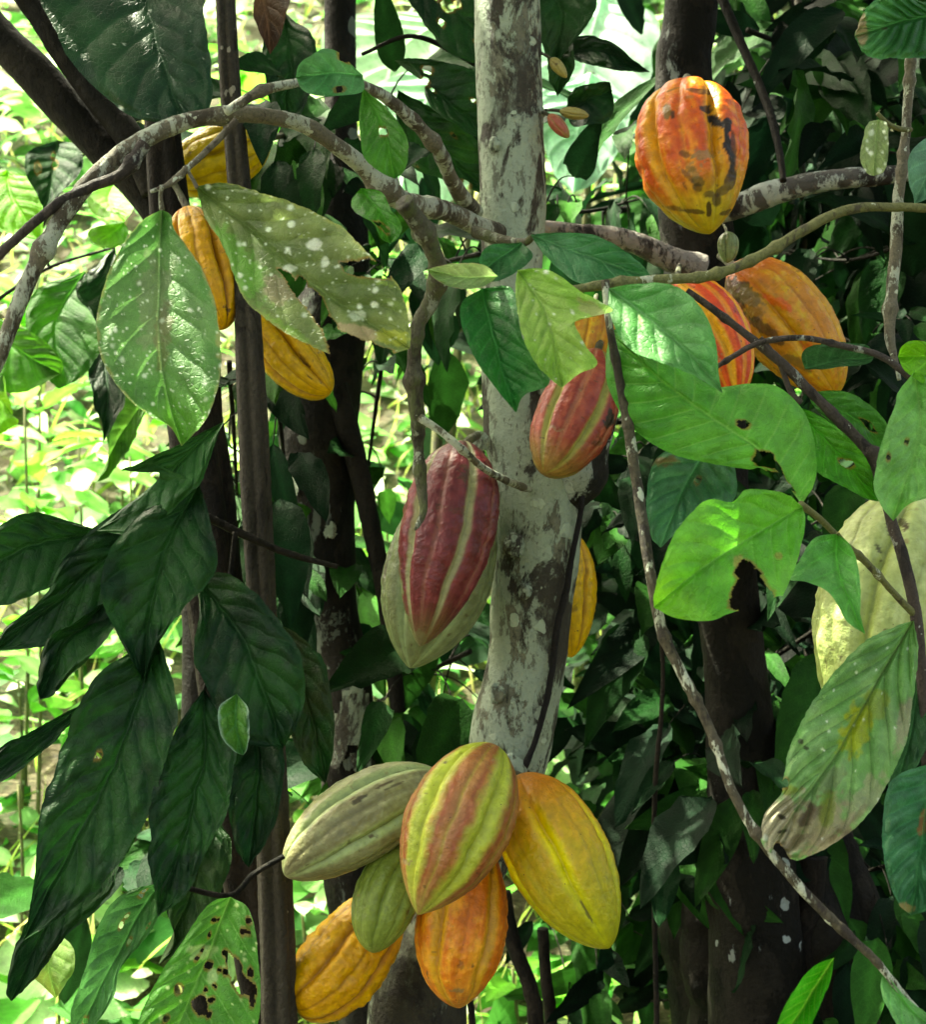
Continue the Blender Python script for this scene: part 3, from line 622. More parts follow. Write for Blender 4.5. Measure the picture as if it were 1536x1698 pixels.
# out-of-view tree added on the right slope: its leaves keep that side dark
ft = thing('unseen_shade_tree', 'unseen tree added on the right slope to shade the ground behind the right-hand leaves', 'tree', (2.3, 6.2, float(HH(2.3, 6.2))))
zb = float(HH(2.3, 6.2)); tube_world('trunk', catmull(np.array([[2.3, 6.2, zb-.1], [2.25, 6.1, zb+1.6], [2.1, 6.0, zb+3.2]]), 40), np.linspace(.13, .09, 40), B_DARK, ft, 24, .08)
shade_crown(ft, -.1, 4.0, 3.2, 9.0, 5.3, 6.6, 1300, 23, L=(.25, .4), trunk_top=(2.1, 6.0, zb+3.2))

# back-left tree
YB = 2.25
bt = thing('cacao_tree', 'dark back trunk with grey lichen bands between the twin poles and main trunk', 'tree', ground_at(600, YB))
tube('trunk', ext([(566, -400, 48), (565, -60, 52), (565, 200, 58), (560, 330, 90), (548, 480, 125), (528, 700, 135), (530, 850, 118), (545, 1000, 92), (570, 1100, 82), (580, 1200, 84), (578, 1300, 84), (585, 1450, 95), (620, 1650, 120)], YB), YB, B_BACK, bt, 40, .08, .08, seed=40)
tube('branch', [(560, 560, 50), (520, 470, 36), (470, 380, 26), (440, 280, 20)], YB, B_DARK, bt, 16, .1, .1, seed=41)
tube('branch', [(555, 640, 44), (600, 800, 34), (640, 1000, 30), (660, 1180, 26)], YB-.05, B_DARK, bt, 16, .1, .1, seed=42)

def standalone(pts, Y, mat, label, cat, name, group=None, **kw):
    o = tube(name, pts, Y, mat, None, **kw); tag(o, label, cat, group); return o
standalone(ext([(366, -200, 27), (378, 100, 30), (395, 300, 33), (408, 500, 38), (418, 700, 44), (428, 900, 44), (436, 1050, 42), (446, 1250, 46), (454, 1450, 50), (462, 1700, 52)], 1.62), 1.62, B_POLE, 'pale grey-brown grooved pole, the thinner right one of the twin poles left of centre', 'pole', 'wooden_pole', 'twin poles', sides=48, rough=.07, lobes=5, lobeamp=.42, seed=50)
standalone(ext([(250, -300, 46), (262, 100, 52), (275, 300, 58), (308, 600, 80), (335, 800, 90), (356, 1000, 86), (385, 1250, 82), (404, 1400, 86), (430, 1600, 76), (440, 1720, 72)], 1.72), 1.72, B_POLED, 'dark brown grooved pole, the thicker left one behind the big speckled leaf', 'pole', 'wooden_pole', 'twin poles', sides=36, rough=.06, lobes=5, lobeamp=.3, seed=51)
lt = thing('leaning_tree', 'dark leaning trunk slanting down from the top left corner', 'tree', ground_at(330, 2.0))
tube('trunk', ext([(-200, -170, 60), (-40, 20, 62), (60, 125, 66), (160, 235, 64), (250, 335, 58), (300, 420, 62), (330, 600, 70)], 2.0), 2.0, B_DARK, lt, 28, .08, .08, seed=52)
tube('branch', [(255, 320, 40), (215, 230, 46), (160, 165, 44), (110, 95, 42), (60, 20, 40), (-20, -90, 38)], 1.97, B_DARK, lt, 24, .1, .08, seed=53)

# ================================================================== PODS
MAROON = dict(ridge=(102, 28, 34), mottle=(134, 60, 62), ma=.6, furrow=(168, 168, 120), fw=.085, fa=.95, furrow2=(150, 105, 85), f2=.35, tip=(112, 92, 56), tl=.80, ta=.8)
PALEGREEN = dict(ridge=(118, 128, 82), mottle=(135, 150, 105), ma=.6, furrow=(150, 170, 118), fw=.12, line=(90, 105, 65), la=.25)
RED = dict(ridge=(150, 55, 38), mottle=(175, 95, 65), ma=.5, furrow=(165, 165, 80), fw=.11, fa=.95, furrow2=(180, 120, 80), f2=.5, tip=(150, 130, 60), tl=.75, ta=.75)
ORANGE = dict(ridge=(226, 92, 22), mottle=(236, 160, 36), ma=.75, furrow=(228, 178, 28), fw=.14, fa=.7, tip=(190, 180, 40), tl=.6, ta=.9, line=(170, 110, 20), la=.35)
ORANGER = dict(ridge=(222, 70, 20), mottle=(230, 110, 35), ma=.5, furrow=(240, 175, 35), fw=.15, fa=1.0, furrow2=(235, 150, 40), f2=.8)
BROWNOR = dict(ridge=(204, 134, 22), mottle=(196, 172, 34), ma=.8, furrow=(215, 165, 35), fw=.15, fa=.7, line=(140, 80, 20), la=.5, base=(205, 85, 30), bl=.35, ba=.7)
AMBER = dict(ridge=(226, 178, 10), mottle=(232, 196, 18), ma=.6, furrow=(205, 150, 12), fw=.09, fa=.5, line=(140, 92, 10), la=.7)
AMBERD = dict(ridge=(222, 164, 10), mottle=(228, 184, 18), ma=.6, furrow=(196, 136, 12), fw=.09, fa=.6, line=(130, 80, 10), la=.75)
YELLOWT = dict(ridge=(212, 182, 12), mottle=(220, 194, 20), ma=.6, furrow=(190, 150, 15), fw=.1, fa=.4, line=(130, 95, 12), la=.6)
STRIPE = dict(scars=.6, ridge=(150, 78, 40), mottle=(176, 128, 74), ma=.75, furrow=(178, 190, 62), fw=.235, fa=1.0, fj=.95, furrow2=(165, 125, 70), f2=.5, line=(165, 170, 50), la=.5, tip=(168, 160, 80), tl=.70, ta=.6)
YELLOW = dict(scars=.0, ridge=(204, 176, 20), mottle=(212, 160, 30), ma=.7, furrow=(240, 228, 8), fw=.14, fa=.9, line=(150, 120, 15), la=.45, base=(208, 128, 28), bl=.6, ba=.95, tip=(160, 172, 30), tl=.4, ta=.8)
GREYG = dict(ridge=(138, 136, 92), mottle=(162, 168, 120), ma=.7, furrow=(170, 190, 124), fw=.16, fa=.9, line=(105, 105, 68), la=.3, tip=(120, 115, 85), tl=.75, ta=.5)
GREEN = dict(scars=.5, ridge=(128, 148, 58), mottle=(140, 160, 75), ma=.6, furrow=(120, 140, 50), fw=.12, fa=.6, line=(90, 110, 40), la=.5)
ORLOW = dict(ridge=(226, 124, 22), mottle=(234, 178, 48), ma=.6, furrow=(220, 170, 35), fw=.15, fa=.9, line=(150, 75, 20), la=.4, tip=(190, 130, 55), tl=.75, ta=.5)
CREAM = dict(ridge=(184, 200, 122), mottle=(206, 216, 155), ma=.6, furrow=(168, 182, 96), fw=.09, fa=.7, line=(120, 130, 66), la=.6, tip=(160, 182, 88), tl=.45, ta=.7)
BR = (62, 45, 22); OL = (110, 92, 35); BLK = (35, 24, 14)
# pair beside the trunk
pod('deep maroon pod with pale cream furrows hanging left of the pale trunk', (768, 734), (742, 885), (697, 1072), (1.62, 1.58, 1.56), 80, MAROON, roll=2.55, tm=.42, te=.76, wart=1.5, rots=[(662, 1000, 8, 60, 0, (128, 142, 92), .8), (676, 1040, 8, 34, -18, (120, 128, 80), .7), (812, 960, 8, 60, 12, (130, 120, 84), .6), (694, 1060, 16, 16, 0, (120, 120, 78), .6)], stalk=(792, 722, 1.68))
pod('dull green pod tucked behind the maroon pod left of the trunk', (775, 770), (727, 950), (680, 1108), (1.72, 1.70, 1.66), 90, PALEGREEN, roll=.3, tm=.5, te=.82, stalk=(800, 745, 1.72))
pod('brick-red pod with pale green furrows and a dripping tip right of the trunk', (992, 580), (955, 690), (903, 785), (1.66, 1.62, 1.58), 66, RED, roll=1.4, te=.6, tm=.5, rots=[(1012, 695, 12, 16, 20, BLK, 1), (990, 735, 10, 6, 0, BR, .6)], stalk=(1000, 560, 1.72))
pod('large orange-red pod with black rot marks hanging at upper right', (1140, 150), (1150, 262), (1178, 388), (1.80, 1.76, 1.74), 94, ORANGE, roll=1.25, tm=.42, te=.74, be=2.8, ridge=1.5, wart=1.3, bumpy=.3,
    rots=[(1172, 182, 14, 7, 25, BLK, .95), (1186, 200, 15, 9, 40, BLK, 1), (1206, 208, 10, 12, 0, BLK, 1), (1207, 236, 7, 24, -12, BLK, 1), (1215, 272, 7, 24, 4, BLK, 1), (1212, 300, 10, 14, 20, BR, .9), (1196, 318, 20, 8, -35, OL, .9), (1178, 322, 14, 10, 0, OL, .9), (1160, 300, 15, 9, 40, OL, .85), (1146, 280, 9, 7, 20, OL, .6),
          (1195, 205, 24, 6, 30, BLK, .9), (1218, 250, 5, 40, -4, BLK, .8), (1188, 330, 12, 12, 0, BR, .8), (1140, 290, 16, 5, 45, BR, .6), (1160, 312, 10, 8, 0, BR, .7), (1107, 184, 7, 16, -10, OL, .9), (1116, 192, 5, 8, 0, BR, .9), (1136, 255, 9, 5, 30, BR, .7), (1176, 345, 5, 16, 0, BR, .9), (1150, 350, 22, 4, 5, BR, .8), (1208, 352, 18, 4, -15, BR, .8), (1180, 300, 30, 7, -60, (190, 130, 30), .6), (1165, 152, 30, 5, 8, BR, .8), (1112, 150, 12, 4, -20, OL, .7), (1120, 346, 20, 4, 10, BR, .6)], stalk=(1140, 130, 1.92))
pod('bright orange-red pod with yellow furrow, half hidden by the broad green leaf', (1118, 462), (1190, 550), (1222, 668), (1.68, 1.66, 1.64), 52, ORANGER, roll=2.0, te=.7, stalk=(1128, 440, 1.85))
pod('orange and yellow-brown pod with brown rotten patches behind thin twigs on the right', (1213, 440), (1305, 535), (1388, 655), (1.82, 1.80, 1.78), 74, BROWNOR, roll=.7, te=.6, wart=1.4, ridge=1.1,
    rots=[(1215, 480, 34, 24, 30, BR, .9), (1240, 490, 30, 16, 20, OL, .9), (1250, 520, 20, 14, 0, OL, .6), (1270, 545, 40, 12, 35, BR, .8), (1320, 600, 26, 8, 30, OL, .7), (1290, 500, 30, 8, 25, (222, 90, 30), .7), (1345, 590, 10, 30, -25, (214, 96, 34), .6), (1225, 520, 16, 22, 0, BLK, .7), (1310, 560, 4, 4, 0, BLK, .9), (1190, 470, 12, 12, 0, BLK, .9)], stalk=(1195, 425, 1.95))
pod('orange-yellow pod peeping out between the pale leaf and the broad green leaf', (985, 505), (978, 565), (962, 640), (1.74, 1.72, 1.7), 44, BROWNOR, roll=1.9, te=.7, stalk=(990, 490, 1.8))
pod('narrow amber pod half hidden behind the right side of the main trunk', (948, 880), (938, 985), (948, 1090), (1.88, 1.88, 1.86), 52, AMBER, roll=.4, te=.65, stalk=(930, 865, 1.83))
grp = 'bottom cluster of pods'
pod('rust and lime striped pod at the front of the bottom cluster', (822, 1238), (757, 1372), (693, 1517), (1.54, 1.49, 1.46), 89, STRIPE, roll=2.62, tm=.45, te=.86, group=grp, stalk=(845, 1280, 1.66))
pod('yellow pod with orange shoulder leaning right in the bottom cluster', (862, 1284), (924, 1415), (1012, 1572), (1.60, 1.56, 1.52), 85, YELLOW, roll=2.25, tm=.5, te=.68, be=2.3, group=grp, stalk=(848, 1285, 1.68), rots=[(972, 1510, 3, 22, -30, BR, .7)])
pod('grey-green pod stretching left in the bottom cluster', (735, 1290), (600, 1356), (472, 1452), (1.62, 1.58, 1.55), 71, GREYG, roll=1.25, tm=.5, te=.62, group=grp, stalk=(800, 1285, 1.66), rots=[(595, 1325, 13, 6, -30, BLK, .8), (640, 1300, 22, 2.5, -25, BR, .8), (655, 1302, 20, 2, -25, BR, .7)])
pod('small green pod hanging below the striped pod in the bottom cluster', (680, 1400), (640, 1488), (618, 1580), (1.60, 1.57, 1.55), 54, GREEN, roll=.9, tm=.48, te=.62, group=grp, wart=.7, stalk=(760, 1350, 1.68))
pod('orange pod with red flushes pointing straight down in the bottom cluster', (792, 1385), (764, 1545), (762, 1672), (1.62, 1.58, 1.56), 76, ORLOW, roll=.35, tm=.46, te=.74, group=grp, wart=1.3, bumpy=.1, stalk=(815, 1340, 1.69))
pod('blunt warty amber pod lowest left in the bottom cluster', (655, 1470), (575, 1588), (486, 1668), (1.68, 1.66, 1.64), 72, AMBERD, roll=.5, tm=.55, te=.42, be=2.4, ridge=1.0, wart=2.0, bumpy=.3, group=grp, stalk=(700, 1450, 1.72))
# left
pod('mustard yellow pod lying crosswise behind the dark pole under the arching branch', (448, 232), (362, 264), (282, 302), (1.80, 1.80, 1.78), 56, YELLOWT, roll=1.0, tm=.5, te=.5, wart=1.2, ridge=1.3, bumpy=.15, stalk=(470, 225, 1.95))
pod('dark amber pod between the two big speckled leaves on the left', (310, 344), (336, 440), (372, 545), (1.66, 1.64, 1.62), 60, AMBERD, roll=1.7, tm=.5, te=.6, ridge=1.7, wart=1.5, bumpy=.15, stalk=(285, 300, 1.7))
pod('amber pod slanting down right of the pale pole under the bitten leaf', (410, 470), (472, 578), (548, 650), (1.80, 1.78, 1.76), 50, AMBER, roll=1.2, tm=.5, te=.5, ridge=1.7, wart=1.5, bumpy=.15, stalk=(430, 440, 1.95))
pod('huge cream-green pod with black specks at the right edge', (1520, 825), (1462, 1010), (1425, 1250), (1.60, 1.56, 1.54), 110, CREAM, roll=.5, tm=.42, te=.7, be=2.3, ridge=1.1, wart=1.6, bumpy=.12, stalk=(1545, 790, 1.66),
    rots=[(1440, 1120, 8, 4, 0, BLK, .9), (1455, 905, 12, 3, 60, BLK, .8), (1475, 880, 14, 4, 70, BR, .8), (1500, 870, 12, 6, 40, BR, .8), (1470, 1045, 4, 4, 0, BR, .8), (1460, 930, 3, 3, 0, BLK, .8), (1395, 1090, 3, 3, 0, BR, .7), (1500, 920, 4, 9, 0, BLK, .7)])
sg = 'immature pods'
SMALLG = dict(ridge=(128, 145, 92), mottle=(140, 155, 105), ma=.5, furrow=(95, 112, 60), fw=.1, fa=.6, line=(80, 95, 50), la=.5)
SMALLY = dict(ridge=(165, 152, 82), mottle=(150, 145, 80), ma=.5, furrow=(135, 130, 60), fw=.1, fa=.5)
SMALLR = dict(ridge=(175, 92, 70), mottle=(165, 125, 80), ma=.6, furrow=(150, 140, 70), fw=.1, fa=.5, tip=(130, 130, 60), tl=.7, ta=.6)
for a in [('tiny ribbed green pod below the big orange pod', (1206, 384), (1208, 408), (1207, 436), 1.80, 18, SMALLG, (1200, 372, 1.92)),
          ('tiny yellowish pod right of the upper trunk, topmost of three', (913, 97), (925, 110), (940, 129), 1.72, 10, SMALLY, (888, 86, 1.76)),
          ('tiny yellow-green pod pointing right, middle one of three beside the upper trunk', (928, 184), (952, 188), (977, 192), 1.72, 10, SMALLY, (890, 186, 1.76)),
          ('tiny reddish pod, lowest of three beside the upper trunk', (910, 190), (926, 208), (944, 228), 1.71, 12, SMALLR, (890, 187, 1.76))]:
    pod(a[0], a[1], a[2], a[3], a[4], a[5], a[6], res=(90, 80), te=.6, wart=.5, group=sg, stalk=a[7], name='immature_pod', roll=.5)

# ================================================================== FOREGROUND BRANCHES WITH TRACED LEAVES
def branch(name, label, loc, cat='branch', group=None): return thing(name, label, cat, loc, group)
WG = (225, 240, 215)
# --- big speckled leaves on the arching branch's twig (parts of the main tree)
leaf(main, [(228, 372), (190, 430), (166, 495), (159, 545), (170, 600), (202, 650), (250, 690), (282, 708)], [(268, 347), (264, 450), (264, 560), (276, 650), (301, 740)],
     [(284, 358), (289, 380), (318, 420), (350, 480), (363, 535), (366, 600), (358, 650), (342, 695)], 1.31, 1.24, (78, 126, 58), (98, 142, 76), vein=(110, 145, 92), nv=7, specks=330, speckcol=WG, speckr=(.5, 2.2),
     patches=[(255, 500, 30, 90, 5, (128, 140, 105), .5), (270, 560, 14, 60, 3, (110, 100, 70), .5), (312, 360, 26, 22, 0, (140, 140, 110), .6), (225, 690, 40, 14, 35, (160, 140, 100), .7), (275, 715, 22, 10, 40, (165, 145, 105), .6)],
     tip=(90, 150, 45), edge=(130, 140, 80), edgew=.03, fold=.018, label='pointed speckled green leaf')
leaf(main, [(340, 362), (368, 400), (385, 450), (410, 500), (470, 548), (540, 584), (600, 600)], [(325, 309), (420, 385), (510, 465), (590, 520), (680, 578)],
     [(375, 303), (440, 323), (520, 350), (572, 380), (600, 408), (650, 460), (668, 490), (680, 545)], 1.31, 1.22, (90, 112, 56), (116, 134, 76), vein=(100, 125, 62), nv=8, specks=260, speckcol=WG, speckr=(.5, 2.6), veins=.3,
     holes=[[(556, 600), (535, 545), (512, 512), (490, 490), (478, 470), (500, 458), (512, 478), (532, 490), (545, 520), (560, 548), (600, 564), (650, 580), (664, 602), (600, 640)], [(566, 438), (612, 430), (650, 452), (645, 462), (600, 458), (574, 452)], [(460, 446), (480, 455), (492, 468), (478, 466)]],
     patches=[(520, 405, 14, 12, 0, (215, 225, 205), .95), (538, 433, 8, 9, 0, (210, 222, 200), .9), (480, 445, 14, 8, 0, (215, 225, 205), .85), (592, 523, 16, 8, 0, (200, 215, 190), .7), (620, 505, 6, 6, 0, WG, 1), (445, 380, 5, 5, 0, WG, .9), (483, 372, 7, 6, 0, WG, .8),
              (455, 480, 36, 24, 20, (135, 128, 98), .75), (395, 440, 30, 80, -35, (104, 156, 62), .85), (450, 540, 70, 14, 25, (120, 160, 60), .7), (590, 550, 50, 12, 10, (165, 150, 115), .8), (650, 560, 30, 14, 10, (165, 175, 70), .8)],
     fold=.015, serr=2.4, edge=(140, 150, 80), edgew=.02, label='mottled white-spotted leaf with a deep bite')
leaf(main, [(550, 82), (515, 92), (496, 108)], [(602, 125), (550, 122), (490, 128)], [(600, 152), (545, 160), (505, 152)], 1.36, 1.32, (60, 120, 62), (80, 135, 80), nv=5, holes=[(573, 94, 10, 7), (563, 150, 5, 5)])
leaf(main, [(596, 185), (598, 230), (604, 262), (630, 285)], [(602, 146), (640, 220), (655, 297)], [(640, 178), (672, 220), (678, 250), (672, 280)], 1.36, 1.32, (62, 118, 34), (74, 130, 40), nv=7, holes=[(635, 219, 7, 5)])
leaf(main, [(582, 332), (588, 352), (618, 372), (632, 395)], [(598, 312), (630, 352), (647, 404)], [(632, 317), (650, 350), (666, 375), (660, 394)], 1.38, 1.33, (56, 118, 24), (64, 128, 28), nv=6, holes=[[(622, 364), (632, 370), (648, 384), (640, 384), (628, 374)]])
# tufts on the short twig in front of the trunk
leaf(main, [(768, 500), (766, 540), (786, 592), (824, 645)], [(800, 478), (815, 550), (835, 620), (856, 684)], [(850, 480), (868, 560), (912, 632), (870, 655)], 1.36, 1.27, (34, 100, 38), (50, 115, 44), nv=8, fold=.02, label='glossy deep green leaf in front of the trunk')
leaf(main, [(812, 408), (796, 430), (800, 448)], [(866, 402), (835, 425), (790, 460)], [(884, 425), (850, 455), (820, 468)], 1.42, 1.38, (44, 98, 48), nv=5)
leaf(main, [(805, 440), (770, 436), (735, 440)], [(826, 458), (770, 460), (708, 447)], [(800, 477), (755, 479), (725, 466)], 1.34, 1.30, (120, 150, 88), (142, 165, 105), nv=6, label='small pale leaf pointing left', edge=(160, 150, 110), edgew=.03)

# --- horizontal branch entering from the right
hb = branch('cacao_branch', 'long thin branch entering horizontally from the right edge and carrying broad leaves over the trunk', at(1620, 350, 1.36))
tube('stem', ypath([(865, 470, 12), (900, 476, 12), (950, 480, 13), (1005, 472, 17), (1100, 464, 18), (1160, 460, 17), (1210, 448, 17), (1270, 420, 17), (1340, 378, 17), (1400, 350, 17), (1470, 343, 15), (1620, 350, 14)], [1.36, 1.34, 1.36]), 0, B_GREEN, hb, 14, .12, .12, seed=60, knots=6)
leaf(hb, [(930, 386), (990, 392), (1042, 420), (1070, 444)], [(880, 389), (960, 420), (1082, 462)], [(902, 422), (935, 452), (965, 470), (1035, 472)], 1.44, 1.38, (52, 112, 60), (72, 128, 82), vein=(110, 165, 115), nv=6, fold=.01)
leaf(hb, [(856, 480), (862, 540), (884, 596), (905, 620)], [(858, 448), (905, 520), (932, 643)], [(905, 446), (960, 480), (1016, 515), (955, 530), (970, 570), (991, 604), (960, 620)], 1.33, 1.25, (126, 172, 62), (146, 184, 84), vein=(150, 185, 110), nv=8, veins=.35, specks=40, serr=2.2,
     patches=[(980, 512, 30, 12, 30, (150, 150, 100), .7)], label='pale yellow-green leaf with torn edge')
leaf(hb, [(1060, 470), (1120, 474), (1162, 510), (1187, 560), (1192, 612)], [(1010, 478), (1080, 530), (1150, 592), (1199, 652)], [(1012, 520), (1042, 575), (1100, 602), (1150, 622)], 1.32, 1.24, (76, 142, 66), (98, 158, 88), vein=(125, 175, 120), nv=7, fold=.012, patches=[(1062, 530, 3, 14, -20, (180, 190, 130), .8)], label='blue-green leaf overlapping the orange-red pod')
# --- drooping branch
db = branch('cacao_branch', 'long slender branch drooping from the centre to the bottom right corner', at(1008, 470, 1.33))
tube('stem', ypath([(1004, 466, 14), (1012, 545, 13), (1030, 640, 16), (1044, 720, 18), (1056, 800, 18), (1070, 890, 19), (1084, 980, 18), (1100, 1050, 19), (1128, 1110, 18), (1165, 1180, 17), (1190, 1240, 16), (1216, 1315, 16), (1262, 1392, 16), (1320, 1462, 17), (1385, 1530, 16), (1450, 1590, 13), (1500, 1650, 10), (1560, 1720, 8)], [1.33, 1.27, 1.22, 1.2]), 0, B_DROOP, db, 16, .1, .14, seed=61, knots=16)
leaf(db, [(1348, 1605), (1310, 1655), (1285, 1710)], [(1384, 1588), (1340, 1660), (1270, 1760)], [(1378, 1625), (1356, 1680), (1325, 1750)], 1.2, 1.17, (52, 140, 20), (66, 155, 30), nv=10, fold=.03, vein=(140, 190, 70), label='vivid narrow green leaf at the bottom')
leaf(db, [(1475, 1620), (1500, 1650), (1550, 1690)], [(1465, 1612), (1520, 1680), (1600, 1740)], [(1462, 1645), (1490, 1700), (1560, 1760)], 1.22, 1.2, (80, 150, 60), (110, 170, 100), nv=6)
# --- branch with the big ribbed leaves on the right
gb = branch('cacao_branch', 'dark branch running down the right side in front of the cream pod', at(1536, 1400, 1.4))
tube('stem', ypath([(1140, 482, 10), (1180, 510, 12), (1235, 552, 13), (1300, 605, 16), (1345, 650, 17), (1400, 705, 18), (1445, 755, 22), (1462, 800, 18), (1478, 860, 18), (1498, 925, 20), (1516, 1000, 20), (1528, 1100, 20), (1536, 1200, 19), (1545, 1400, 18)], [1.44, 1.42, 1.38, 1.38]), 0, B_TWIGD, gb, 16, .12, .12, seed=62, knots=8)
tube('twig', ypath([(1165, 625, 7), (1215, 592, 9), (1262, 568, 10), (1330, 560, 10), (1400, 574, 11), (1460, 590, 12), (1520, 632, 13), (1600, 690, 14)], [1.42, 1.4]), 0, B_TWIGD, gb, 12, .1, .1, seed=63, knots=3)
tube('twig', ypath([(1262, 560, 9), (1292, 600, 9), (1312, 650, 10), (1330, 668, 9)], [1.43, 1.42]), 0, B_TWIGD, gb, 10, .1, .1, seed=64)
tube('twig', ypath([(1328, 836, 13), (1362, 862, 11), (1400, 900, 11), (1440, 935, 12), (1480, 980, 11), (1518, 1020, 13)], [1.28, 1.33, 1.38]), 0, B_GREEN, gb, 12, .1, .1, seed=65, knots=2)
tube('twig', ypath([(1390, 884, 6), (1398, 894, 6), (1408, 906, 7)], [1.30, 1.32]), 0, B_GREEN, gb, 8, .1, seed=66)
leaf(gb, [(1352, 800), (1353, 745), (1335, 685), (1292, 642), (1240, 636), (1180, 640), (1110, 590), (1030, 548)], [(1330, 836), (1265, 752), (1180, 692), (1100, 632), (1012, 552)],
     [(1305, 802), (1262, 776), (1240, 778), (1180, 768), (1105, 748), (1040, 700), (1008, 640), (1006, 590)], 1.29, 1.33, (76, 148, 46), (92, 160, 58), vein=(140, 195, 100), nv=12, vslope=.12, fold=-.012, arch=.03, quilt=.0022,
     holes=[[(1258, 748), (1278, 752), (1292, 770), (1300, 792), (1285, 778), (1262, 772), (1250, 765)], (1232, 703, 9, 6), [(1272, 782), (1298, 786), (1318, 812), (1300, 806)]], label='broad ribbed green leaf sweeping left to right')
leaf(gb, [(1100, 752), (1075, 800), (1073, 850), (1080, 890)], [(1190, 720), (1140, 800), (1096, 908)], [(1218, 770), (1216, 830), (1160, 850), (1120, 885)], 1.40, 1.33, (50, 105, 58), (74, 125, 84), nv=8, veinw=1.2, quilt=.004, holes=[(1160, 795, 4, 4)], patches=[(1100, 765, 24, 10, 0, (130, 100, 70), .7)], label='quilted leaf behind the ribbed leaf')
leaf(gb, [(1300, 818), (1240, 811), (1214, 832), (1172, 830), (1122, 880), (1097, 940), (1085, 985)], [(1332, 840), (1250, 888), (1160, 945), (1085, 1007)],
     [(1336, 870), (1322, 935), (1302, 985), (1290, 990), (1215, 1015), (1170, 1030), (1120, 1024)], 1.27, 1.17, (88, 162, 42), (104, 174, 56), vein=(120, 180, 80), nv=8, veins=.4, tip=(120, 185, 40), fold=.012,
     holes=[[(1284, 992), (1262, 958), (1246, 935), (1232, 928), (1220, 945), (1226, 960), (1216, 982), (1212, 1005), (1225, 1012), (1300, 1010)]], patches=[(1290, 922, 7, 6, 0, (140, 120, 60), .6), (1225, 930, 9, 12, 0, (160, 150, 80), .7)], serr=1.5, label='bright green leaf with a bitten lower edge')
leaf(gb, [(1352, 892), (1326, 930), (1308, 960), (1345, 966), (1378, 985), (1405, 1030)], [(1390, 885), (1392, 950), (1435, 1051)], [(1414, 908), (1425, 955), (1428, 1010)], 1.31, 1.24, (78, 152, 50), (98, 165, 80), nv=6, label='small pointed bright leaf over the cream pod')
leaf(gb, [(1400, 648), (1450, 678), (1476, 712)], [(1342, 650), (1410, 690), (1478, 745)], [(1350, 672), (1390, 712), (1435, 742)], 1.46, 1.44, (62, 120, 40), (76, 135, 52), nv=7, holes=[[(1430, 695), (1445, 702), (1455, 718), (1440, 712)]])
leaf(gb, [(1340, 740), (1350, 780), (1400, 808), (1440, 828)], [(1312, 672), (1380, 740), (1458, 832)], [(1358, 688), (1410, 728), (1442, 770)], 1.44, 1.41, (64, 138, 28), (80, 150, 40), nv=8, holes=[(1405, 768, 11, 5)])
leaf(gb, [(1490, 650), (1484, 675), (1462, 735), (1450, 800), (1460, 835)], [(1518, 615), (1525, 720), (1482, 864)], [(1590, 650), (1610, 740), (1560, 815), (1510, 835)], 1.36, 1.28, (88, 150, 52), (115, 172, 90), vein=(135, 185, 100), nv=10, fold=.02, holes=[(1475, 760, 3, 3), (1505, 732, 3, 2)], label='broad yellowish-green leaf at the right edge')
leaf(gb, [(1530, 565), (1498, 572)], [(1600, 590), (1540, 592), (1490, 592)], [(1545, 635), (1505, 618)], 1.38, 1.36, (98, 160, 30), nv=5)
leaf(gb, [(1330, 590), (1345, 575), (1400, 568), (1440, 572)], [(1335, 612), (1385, 600), (1450, 592)], [(1350, 612), (1390, 610), (1440, 602)], 1.50, 1.44, (46, 90, 48), nv=6)
# dying leaf
leaf(gb, [(1440, 1060), (1372, 1130), (1322, 1210), (1299, 1290), (1296, 1318), (1272, 1345), (1262, 1382), (1268, 1405)], [(1516, 1028), (1450, 1140), (1382, 1258), (1322, 1340), (1280, 1415)],
     [(1524, 1080), (1512, 1180), (1492, 1260), (1440, 1350), (1372, 1405), (1318, 1427), (1298, 1404)], 1.37, 1.21, (98, 146, 74), (128, 170, 104), vein=(84, 112, 62), veins=.7, nv=8, vslope=.3, fold=.006, quilt=.0045, serr=2.4, specks=45,
     patches=[(1295, 1365, 62, 62, 0, (172, 168, 138), 1), (1360, 1370, 66, 46, -20, (146, 142, 104), .95), (1390, 1405, 54, 30, 0, (158, 150, 118), .9), (1320, 1395, 30, 10, -30, (96, 84, 60), .6), (1345, 1345, 34, 8, -55, (84, 74, 52), .7), (1400, 1370, 34, 8, -50, (96, 86, 58), .6), (1430, 1345, 24, 7, -50, (96, 90, 58), .6), (1430, 1330, 60, 26, -45, (150, 150, 120), .6), (1420, 1215, 26, 52, 15, (152, 165, 30), .85), (1450, 1170, 22, 30, 0, (140, 155, 40), .6), (1370, 1340, 16, 34, 0, (110, 130, 30), .7),
              (1305, 1310, 22, 10, 0, (120, 140, 30), .8), (1298, 1355, 9, 4, 20, BLK, .9), (1300, 1378, 12, 3, -15, BLK, .9), (1328, 1230, 6, 5, 0, BLK, .8), (1338, 1240, 6, 3, 20, BLK, .8), (1380, 1290, 44, 14, -50, (90, 80, 65), .45), (1345, 1350, 30, 12, -40, (80, 66, 50), .6), (1420, 1380, 30, 10, -40, (90, 74, 55), .6), (1500, 1200, 14, 50, 10, (150, 135, 120), .6)],
     holes=[(1302, 1300, 7, 6), (1290, 1410, 6, 12)], label='dying leaf, green above and grey-brown towards the tip')
leaf(gb, [(1500, 1140), (1490, 1200), (1470, 1270)], [(1524, 1060), (1515, 1200), (1480, 1330)], [(1545, 1120), (1545, 1220), (1510, 1290)], 1.42, 1.38, (48, 92, 52), nv=7)
